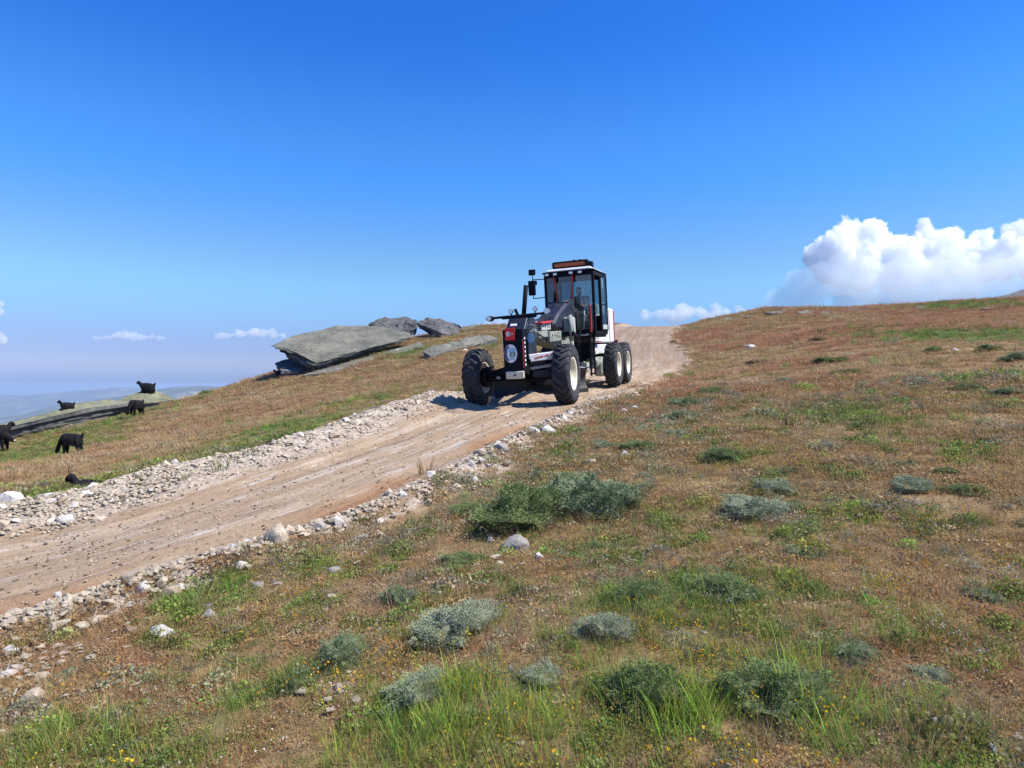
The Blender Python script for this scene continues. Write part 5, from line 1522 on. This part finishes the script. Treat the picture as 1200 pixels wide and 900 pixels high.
# gooseneck
MB().prism_x([(-.38, 1.50), (.75, 1.52), (1.5, 1.38), (2.3, 1.30), (3.3, 1.22), (3.9, .95), (3.9, 1.75), (3.0, 1.88), (1.9, 1.86), (1.0, 1.78), (-.38, 1.72)], -.18, .18, .02).build("gooseneck", m_grey, G)
MB().box((.26, 2.0, 1.58), (.10, 1.5, .26), (R(2), 0, 0)).box((.22, .9, 1.62), (.08, .7, .16), (R(3), 0, 0)).build("side_rail", m_grey, G)
for q in range(6): MB().cyl((.30, 1.45 + q * .22, 1.60 - .01 * q), (.322, 1.45 + q * .22, 1.60 - .01 * q), .026, 8).build("bolt", m_dark, G)
MB().box((.20, 1.05, 1.91), (.26, .85, .05), (R(4), 0, 0)).build("red_cover", m_red, G)
pl_ = MB().box((.235, 1.15, 1.80), (.05, .75, .15), (R(3), 0, 0)).build("valve_plate", m_lgrey, G)
for q in range(4): MB().cyl((.26, .9 + q * .16, 1.80), (.272, .9 + q * .16, 1.80), .016, 8).build("bolt", m_dark, pl_)
# cowl in front of the windscreen
cw = MB().prism_x([(1.55, 1.92), (2.1, 2.20), (3.0, 2.52), (3.72, 2.58), (3.72, 1.75), (1.6, 1.75)], -.10, .42, .06).build("cowl", m_blue, G)
MB().cyl((-.12, 2.95, 2.50), (.44, 2.95, 2.51), .03).cyl((.1, 2.5, 2.36), (.44, 3.5, 2.60), .022).build("hose", m_hose, cw)
# blade lift cylinders, hoses, accumulator
lc = MB().cyl((-.74, 2.40, 1.0), (-.70, 2.40, 2.05), .055, 14).cyl((-.70, 2.40, 1.95), (-.56, 2.40, 2.99), .062, 14).build("lift_cylinder", m_black, G)
lc2 = MB().cyl((.62, 2.45, .95), (.62, 2.40, 1.5), .05, 14).cyl((.62, 2.40, 1.45), (.60, 2.38, 2.12), .062, 14).build("lift_cylinder", m_grey, G)
MB().box((.52, 2.62, 1.84), (.28, .34, .46), (0, 0, R(6)), .03).build("accumulator_box", m_lgrey, G)
MB().box((0, 2.42, 1.62), (1.42, .16, .12)).build("saddle", m_dark, G)
def hose(pts, r=.018):
    return link("hose", tube_mesh("hose", pts, r, 8), m_hose, G)
def arc(c, rx, rz, a0, a1, n=12, dy=0):
    return [(c[0] + rx * math.cos(R(a0 + (a1 - a0) * i / n)), c[1] + dy * i / n, c[2] + rz * math.sin(R(a0 + (a1 - a0) * i / n))) for i in range(n + 1)]
hose(arc((.62, 2.4, 1.85), .22, .42, 80, -110, 14, .3), .018)
hose(arc((.50, 2.9, 1.95), .25, .40, 100, -80, 14, .3), .016)
hose(arc((.36, 2.2, 1.9), .18, .22, 200, 20, 12, .5), .016)
hose([(-.2, 2.6, 1.9), (-.35, 2.9, 2.15), (-.3, 3.3, 2.3), (-.1, 3.6, 2.2)], .016)
hose([(.3, .2, 1.7), (.36, .8, 1.55), (.34, 1.5, 1.45), (.4, 2.2, 1.3)], .014)
for q in range(5):
    hose([(.1 + q * .05, .3, 1.76), (.02 + q * .06, .9, 1.98 - .01 * q), (-.02 + q * .07, 1.5, 2.02), (.0 + q * .08, 2.0, 2.14), (.05 + q * .07, 2.4, 2.0)], .012)
for q in range(3):
    hose([(-.15, .4 + q * .1, 1.72), (-.4 - q * .04, 1.2, 1.7), (-.62, 2.1, 1.75 + .06 * q), (-.68, 2.35, 1.9)], .012)
    hose([(.45, 2.5, 1.55), (.62 + .04 * q, 2.9, 1.45), (.60, 3.4, 1.35 + .07 * q), (.45, 3.8, 1.4)], .014)
hose([(.25, -.2, 1.3), (.42, .3, 1.2), (.5, .9, 1.1), (.5, 1.6, 1.0)], .016)
# drawbar, circle, moldboard
db = MB()
for sx in (-1, 1): db.box((sx * .32, 1.30, .90), (.11, 2.55, .13), (0, 0, R(-sx * 14)))
db.box((0, -.05, .92), (.3, .35, .2)).box((0, 2.4, .92), (1.2, .14, .12)).build("drawbar", m_dark, G)
MB().cyl((.45, .1, 1.0), (.38, 2.0, 1.32), .045).build("shift_cylinder", m_black, G)
ci_ = MB().lathe_x([(-.05, .80), (.05, .80), (.05, .62), (-.05, .62), (-.05, .80)], 48)
bmesh.ops.transform(ci_.bm, matrix=Matrix.Rotation(R(90), 4, 'Y'), verts=ci_.bm.verts)
ci_.build("circle", m_dark, G, (0, 2.55, .82))
bl = MB(); prof = []
for i in range(9):
    t = i / 8; a = R(-58 + 116 * t); prof.append((.34 * (1 - math.cos(a)) - .0, .02 + .66 * t))
front_ = [(-.0 - p[0] * 1.0 + .16, p[1]) for p in prof]; back_ = [(y_ + .03, z_) for y_, z_ in front_[::-1]]
bl.prism_x([(y_, z_) for y_, z_ in front_] + back_, -1.50, 1.32, 0)
bl.box((-.09, .02, .03), (2.78, .04, .16), bev=.004)
blade = bl.build("moldboard", m_blade, G, (.0, 2.60, .0), (0, 0, R(44)))
blade.location = (-.20, 2.62, .01)
MB().box((0, .10, .45), (1.1, .22, .5)).build("blade_bracket", m_dark, G, (0, 2.6, .1), (0, 0, R(44)))
# cab
FY, MYc, BY, XL = 3.86, 4.72, 5.42, .69
ZB, ZT = 1.62, 3.36
fr_ = MB()
for sx in (-1, 1):
    for y_, z0 in ((FY, ZB), (MYc, ZB), (BY, ZB)):
        fr_.box((sx * XL, y_, (z0 + ZT) / 2), (.075, .085, ZT - z0))
    fr_.box((sx * XL, (FY + BY) / 2, ZB + .03), (.07, BY - FY, .09)).box((sx * XL, (FY + BY) / 2, ZT - .02), (.07, BY - FY, .12)).box((sx * XL, (MYc + BY) / 2, 2.2), (.06, BY - MYc, .05))
fr_.box((0, FY, ZT - .01), (2 * XL, .08, .14)).box((0, BY, ZT - .02), (2 * XL, .07, .12)).box((0, FY, ZB + .06), (2 * XL, .08, .16)).box((0, BY, 2.15), (2 * XL, .06, .1)).box((0, BY, 1.85), (2 * XL - .05, .04, .5))
cab = fr_.build("cab_frame", m_black, G)
MB().box((0, (FY + BY) / 2, ZB - .04), (2 * XL - .02, BY - FY - .02, .09)).build("cab_floor", m_dark, G)
for sx, x0_, x1_, y_ in ((0, -.65, -.36, FY), (0, -.30, .14, FY), (0, .20, .65, FY)):
    MB().box(((x0_ + x1_) / 2, y_ - .01, 2.53), (x1_ - x0_, .012, 1.66), bev=0).build("windscreen_pane", m_glass if x0_ < .15 else m_dglass, cab)
MB().box((0, BY, 2.79), (2 * XL - .1, .012, 1.14), bev=0).build("rear_pane", m_glass, cab)
for sx in (-1, 1):
    MB().box((sx * XL, (MYc + BY) / 2, 2.79), (.012, BY - MYc - .1, 1.10), bev=0).build("side_pane", m_glass, cab)
MB().box((-XL, (FY + MYc) / 2, 2.54), (.012, MYc - FY - .1, 1.68), bev=0).build("side_pane", m_glass, cab)
MB().cyl((-.42, FY - .045, 3.40), (-.32, FY - .045, 2.45), .030, 10).build("red_bar", m_red, cab)
MB().cyl((.13, FY - .045, 3.40), (.04, FY - .045, 2.35), .030, 10).build("red_bar", m_red, cab)
MB().box((.585, FY - .05, 2.05), (.075, .06, .78), bev=.02).build("red_bar", m_red, cab)
MB().cyl((.05, FY - .04, 2.22), (.32, FY - .05, 2.8), .009, 6).build("wiper", m_black, cab)
MB().box((.30, 4.2, 3.28), (.5, .35, .16)).build("ceiling_console", m_seat, cab)
# open door
do = empty("cab_door", (.95, 4.72, .20), (0, 0, R(-9)), G)
d_ = MB(); L_ = .47
for y_ in (0.02, L_): d_.box((.0, y_, 2.33), (.04, .05, 1.62), bev=.015)
for z_ in (1.53, 3.13): d_.box((.0, L_ / 2, z_), (.04, L_, .05), bev=.015)
d_.box((0, L_ / 2, 2.28), (.03, L_, .035)).cyl((.03, .10, 2.35), (.03, .10, 2.75), .012)
d_.build("door_frame", m_black, do)
MB().box((0, L_ / 2, 2.71), (.01, L_ - .05, .80), bev=0).build("door_pane", m_dglass, do)
MB().box((0, L_ / 2, 1.91), (.01, L_ - .05, .70), bev=0).build("door_pane", m_dglass, do)
MB().box((.0, .24, 1.62), (.03, .36, .14)).build("door_sill", m_lgrey, do)
# roof
rf = MB().box((0, 4.62, 3.315), (1.36, 1.62, .075), bev=.03, taper=(.93, .93)).build("roof", m_white, G)
MB().box((0, 4.62, 3.245), (1.50, 1.72, .05)).build("roof_rim", m_black, rf)
for x_ in (-.60, -.36, .10, .36):
    hl = MB().box((x_, 3.74, 3.19), (.13, .07, .085), bev=.02).build("roof_lamp", m_dark, rf)
    MB().box((x_, 3.70, 3.19), (.10, .012, .06), bev=.004).build("lamp_lens", m_lens, hl)
bb_ = MB().box((-.02, 4.15, 3.405), (1.0, .16, .04)).box((-.50, 4.15, 3.48), (.05, .22, .16)).box((.49, 4.15, 3.48), (.06, .24, .18)).box((0, 4.15, 3.565), (1.0, .18, .025)).build("beacon_bar", m_black, rf)
MB().box((-.01, 4.13, 3.485), (.94, .16, .115), bev=.025).build("beacon_lens", m_amber, bb_)
MB().box((.60, 4.1, 3.42), (.12, .22, .16)).build("roof_bracket", m_black, rf)
for x_ in (.10, .28): MB().cyl((x_, 4.15, 3.578), (x_, 4.15, 3.60), .035, 10).build("beacon_stud", m_black, rf)
# mirrors
mi = MB().cyl((-.53, 3.80, 3.07), (-.86, 3.66, 3.07), .013, 8).cyl((-.53, 3.80, 2.55), (-.84, 3.66, 2.53), .013, 8).cyl((-.84, 3.66, 2.53), (-.84, 3.66, 3.25), .014, 8).build("mirror_arm", m_black, G)
mb_ = MB().box((-.86, 3.62, 2.83), (.21, .06, .42), (0, 0, R(8)), bev=.025).build("mirror", m_black, mi)
MB().box((-.86, 3.655, 2.83), (.18, .006, .38), (0, 0, R(8)), bev=0).build("mirror_glass", m_mir, mi)
MB().box((-.83, 3.60, 3.27), (.20, .06, .17), (R(-12), 0, R(8)), bev=.025).build("mirror", m_black, mi)
MB().box((-.78, 3.72, 2.98), (.09, .05, .13), bev=.02).build("mirror", m_black, mi)
# steps and body under the cab
MB().box((0, 4.5, 1.27), (.92, 1.7, .62)).box((0, 4.3, .85), (.6, 1.2, .35)).build("rear_frame", m_dark, G)
ld = MB()
for y_ in (3.72, 4.20): ld.box((.80, y_, 1.05), (.05, .05, 1.22))
for z_ in (.50, .80, 1.10, 1.40): ld.box((.80, 3.96, z_), (.12, .46, .035))
ld.build("ladder", m_black, G)
MB().box((.60, 4.0, 1.60), (.42, .5, .05)).build("step_plate", m_lgrey, G)
MB().box((.56, 4.35, 1.15), (.36, .5, .46), bev=.03).build("battery_box", m_black, G)
MB().cyl((.62, 4.5, .78), (.62, 4.98, .78), .17, 20).build("air_tank", m_grey, G)
MB().box((.55, 4.0, .72), (.2, .3, .2)).cyl((.4, 3.6, .7), (.75, 3.6, .62), .05).build("hitch", m_lgrey, G)
for sx in (-1, 1):
    MB().prism_x([(4.98, .45), (5.1, .36), (8.1, .36), (8.3, .6), (8.1, .9), (5.2, .95), (4.95, .8)], sx * .60, sx * .83, .03).build("tandem_case", m_grey, G)
# engine hood
hd = MB().prism_x([(5.48, 1.34), (8.35, 1.34), (8.42, 2.35), (8.3, 2.47), (5.48, 2.56)], -.56, .56, .04).build("engine_hood", m_white, G)
MB().prism_x([(4.95, 1.02), (8.3, 1.02), (8.3, 1.32), (5.3, 1.32), (4.95, 1.14)], -.64, .64, .02).build("lower_panel", m_white, G)
for q in range(7): MB().box((.566, 6.0 + q * .16, 1.9), (.02, .055, .62), bev=.004).build("vent_slot", m_lgrey, hd)
MB().box((.568, 5.62, 1.95), (.016, .02, 1.1), bev=0).build("panel_seam", m_grey, hd)
MB().box((.567, 7.45, 1.9), (.016, .02, 1.0), bev=0).build("panel_seam", m_grey, hd)
MB().box((.572, 8.22, 1.9), (.02, .09, 1.05), bev=.004).build("red_stripe", m_red, hd)
MB().box((.60, 5.6, 1.365), (.02, .7, .035), bev=0).build("red_lettering", m_red, hd)
MB().cyl((-.3, 6.4, 2.5), (-.3, 6.4, 2.85), .06, 12).build("exhaust", m_dark, hd)
MB().box((0, 8.55, 1.1), (1.3, .25, .7)).build("rear_bumper", m_dark, G)
# inside the cab
MB().box((.06, 4.72, 2.06), (.50, .48, .14), bev=.04).box((.06, 4.96, 2.40), (.48, .13, .66), (R(-8), 0, 0), .04).box((.06, 4.75, 1.82), (.34, .34, .36)).build("operator_seat", m_seat, G)
MB().box((.06, 4.05, 1.95), (.26, .22, .68), (R(14), 0, 0), .04).build("steering_console", m_seat, G)
sw = MB().lathe_x([(-.012 , .175), (0, .19), (.012, .175), (0, .16), (-.012, .175)], 28); bmesh.ops.transform(sw.bm, matrix=Matrix.Rotation(R(90), 4, 'Y'), verts=sw.bm.verts)
sw.build("steering_wheel", m_black, G, (.06, 4.20, 2.36), (R(28), 0, 0))
MB().cyl((.30, 4.1, 1.7), (.34, 4.15, 2.25), .02).box((.34, 4.15, 2.05), (.07, .05, .16), (0, .4, 0)).build("control_lever", m_lgrey, G)
# the upper body sits a little to the machine's left of the wheels
for ch in list(G.children):
    nm = ch.name.split('.')[0]
    if nm in ('cab_frame', 'cab_floor', 'operator_seat', 'steering_console', 'steering_wheel', 'control_lever'):
        ch.location.x += .24
        if nm not in ('cab_frame', 'cab_floor'): ch.location.z += .06
    elif nm == 'roof': ch.location.x += .24; ch.location.z += .17
    elif nm in ('nose_box', 'front_panel', 'tow_plate', 'nose_top'): ch.location.x += .11
    elif nm in ('side_plate', 'round_sticker'): ch.location.x += .10
    elif nm == 'lamp_bar': ch.location.x += .12
    elif nm == 'mirror_arm': ch.location.x += .07; ch.location.z += .19
    elif nm in ('gooseneck', 'side_rail', 'bolt', 'red_cover', 'valve_plate'): ch.location.x += .07
    elif nm == 'engine_hood': ch.location.x += .05; ch.location.z += .04
# ---------------------------------------------------------------- driver
M_skin = simple("skin", (0.36, 0.19, 0.12), .6, 0, .1, (.25, .12, .08), 12)
M_shirt = simple("dark_shirt", (0.03, 0.035, 0.06), .9, 0, .15, (.08, .07, .07), 8)
M_trou = simple("dark_trousers", (0.02, 0.022, 0.03), .9, 0, .2, (.08, .07, .06), 8)
M_hairp = simple("dark_hair", (0.012, 0.01, 0.009), .7, 0, .1, (.03, .03, .03), 8)
pts = [(0, 0, .12, .15, .12), (0, -.01, .30, .145, .11), (0, -.02, .48, .17, .115), (0, -.02, .58, .12, .09), (0, -.03, .655, .052, .052), (0, -.055, .72, .066, .075), (0, -.05, .80, .074, .09), (0, -.045, .86, .06, .075)]
ed = [(i, i + 1) for i in range(7)]
for sx in (-1, 1):
    b0 = len(pts)
    pts += [(sx * .18, -.02, .55, .062), (sx * .25, -.14, .34, .046), (sx * .20, -.36, .33, .033), (sx * .185, -.44, .345, .034, .02)]
    ed += [(3, b0), (b0, b0 + 1), (b0 + 1, b0 + 2), (b0 + 2, b0 + 3)]
    for f in range(4):
        k0 = len(pts); fx = sx * (.165 + .013 * f); pts += [(fx, -.485 - .004 * f, .36, .009), (fx - sx * .004, -.51, .335, .008), (fx - sx * .006, -.50, .31 + .003 * f, .007)]
        ed += [(b0 + 3, k0), (k0, k0 + 1), (k0 + 1, k0 + 2)]
    k0 = len(pts); pts += [(sx * .150, -.44, .355, .010), (sx * .135, -.475, .345, .008)]; ed += [(b0 + 3, k0), (k0, k0 + 1)]
    b1 = len(pts)
    pts += [(sx * .10, -.10, .10, .085), (sx * .15, -.48, .14, .064), (sx * .15, -.56, -.22, .045), (sx * .15, -.60, -.36, .042), (sx * .15, -.74, -.38, .038)]
    ed += [(0, b1), (b1, b1 + 1), (b1 + 1, b1 + 2), (b1 + 2, b1 + 3), (b1 + 3, b1 + 4)]
pm = skin_mesh("person", pts, ed, 0, 2)
for m_ in (M_shirt, M_skin, M_trou): pm.materials.append(m_)
for p in pm.polygons:
    c_ = p.center
    p.material_index = 1 if (c_.z > .645 or (c_.y < -.37 and c_.z > .27)) else (2 if c_.z < .2 else 0)
driver = link("person", pm)
Gm4 = Matrix.Translation(G.location) @ Gm.to_4x4()
driver.matrix_world = Gm4 @ Matrix.Translation((.08 + .24, 4.66, 2.12))
tag(driver, "person in dark clothes sitting at the steering wheel inside the grader cab", 'person')
MB().ball((0, -.028, .855), .088, (.88, 1.0, .78), 2).build("hair", M_hairp, driver)
MB().box((0, -.135, .775), (.022, .035, .045), bev=.008).build("nose", M_skin, driver)
for sx in (-1, 1):
    MB().ball((sx * .028, -.122, .80), .011, (1, .6, .7), 1).build("eye", M_hairp, driver)
    MB().ball((sx * .082, -.045, .79), .022, (.4, .8, 1.3), 1).build("ear", M_skin, driver)
MB().box((0, -.13, .735), (.045, .008, .01), bev=.002).build("mouth", M_trou, driver)

MB().box((-.085, -.125, .47), (.05, .03, .30), (R(-8), 0, 0), bev=.01).build('vest_strip', m_amber, driver)
MB().box((.085, -.125, .47), (.05, .03, .30), (R(-8), 0, 0), bev=.01).build('vest_strip', m_amber, driver)
# spoil of loose earth pushed up by the blade and front wheels
def spoil(cx, cy, lx, ly, h_, label, rz=0):
    n1 = 26; V = []; F = []
    cs, sn = math.cos(rz), math.sin(rz)
    uu = np.linspace(-1, 1, n1); U, Vv = np.meshgrid(uu, uu)
    X_ = cx + (U * lx * cs - Vv * ly * sn); Y_ = cy + (U * lx * sn + Vv * ly * cs)
    rr2 = np.sqrt(U ** 2 + Vv ** 2)
    H_ = height(X_.ravel(), Y_.ravel()).reshape(n1, n1)
    Z_ = H_ - .03 + np.clip(1 - rr2, 0, 1) ** .9 * h_ * (.5 + fbm(X_ / .18, Y_ / .18, 401, 4))
    i = np.arange(n1 * n1).reshape(n1, n1)
    F = np.stack([i[:-1, :-1].ravel(), i[:-1, 1:].ravel(), i[1:, 1:].ravel(), i[1:, :-1].ravel()], 1)
    me = mesh_np("earth_heap", np.stack([X_.ravel(), Y_.ravel(), Z_.ravel()], 1), F, True)
    o = link("earth_heap", me, M_tan2); tag(o, label, 'earth heap')
M_tan2, n, l, b = new_mat("loose_earth")
gn = n.new("ShaderNodeNewGeometry"); t1 = noise_node(n, l, 5, 6, .7, gn.outputs['Position']); t2 = noise_node(n, l, 30, 5, .75, gn.outputs['Position'])
c = ramp(n, l, t1.outputs[0], [(.3, (0.30, 0.205, 0.13)), (.55, (0.41, 0.30, 0.205)), (.75, (0.50, 0.40, 0.30))]).outputs[0]
v_ = ramp(n, l, t2.outputs[0], [(.3, (.7,) * 3), (.7, (1.2,) * 3)]); l.new(mix(n, l, 1, c, v_.outputs[0], 'MULTIPLY'), b.inputs['Base Color']); b.inputs['Roughness'].default_value = 1
bump(n, l, t2.outputs[0], .9, .05, b)
spoil(-1.0, 14.55, .62, .42, .20, "small heap of loose earth in front of the grader's far front wheel", R(30))
spoil(.35, 16.3, 1.3, .45, .22, "ridge of stony earth rolling ahead of the grader blade between its front wheels", R(28))

p_ = unproject(400, 806)
spoil(p_.x, p_.y, .20, .13, .05, "patch of bare crumbly soil torn open under the low cushion at lower left", 0.2)
p_ = unproject(575, 628)
spoil(p_.x, p_.y, .16, .10, .06, "bare earth exposed at the woody left end of the big double shrub", 0.2)
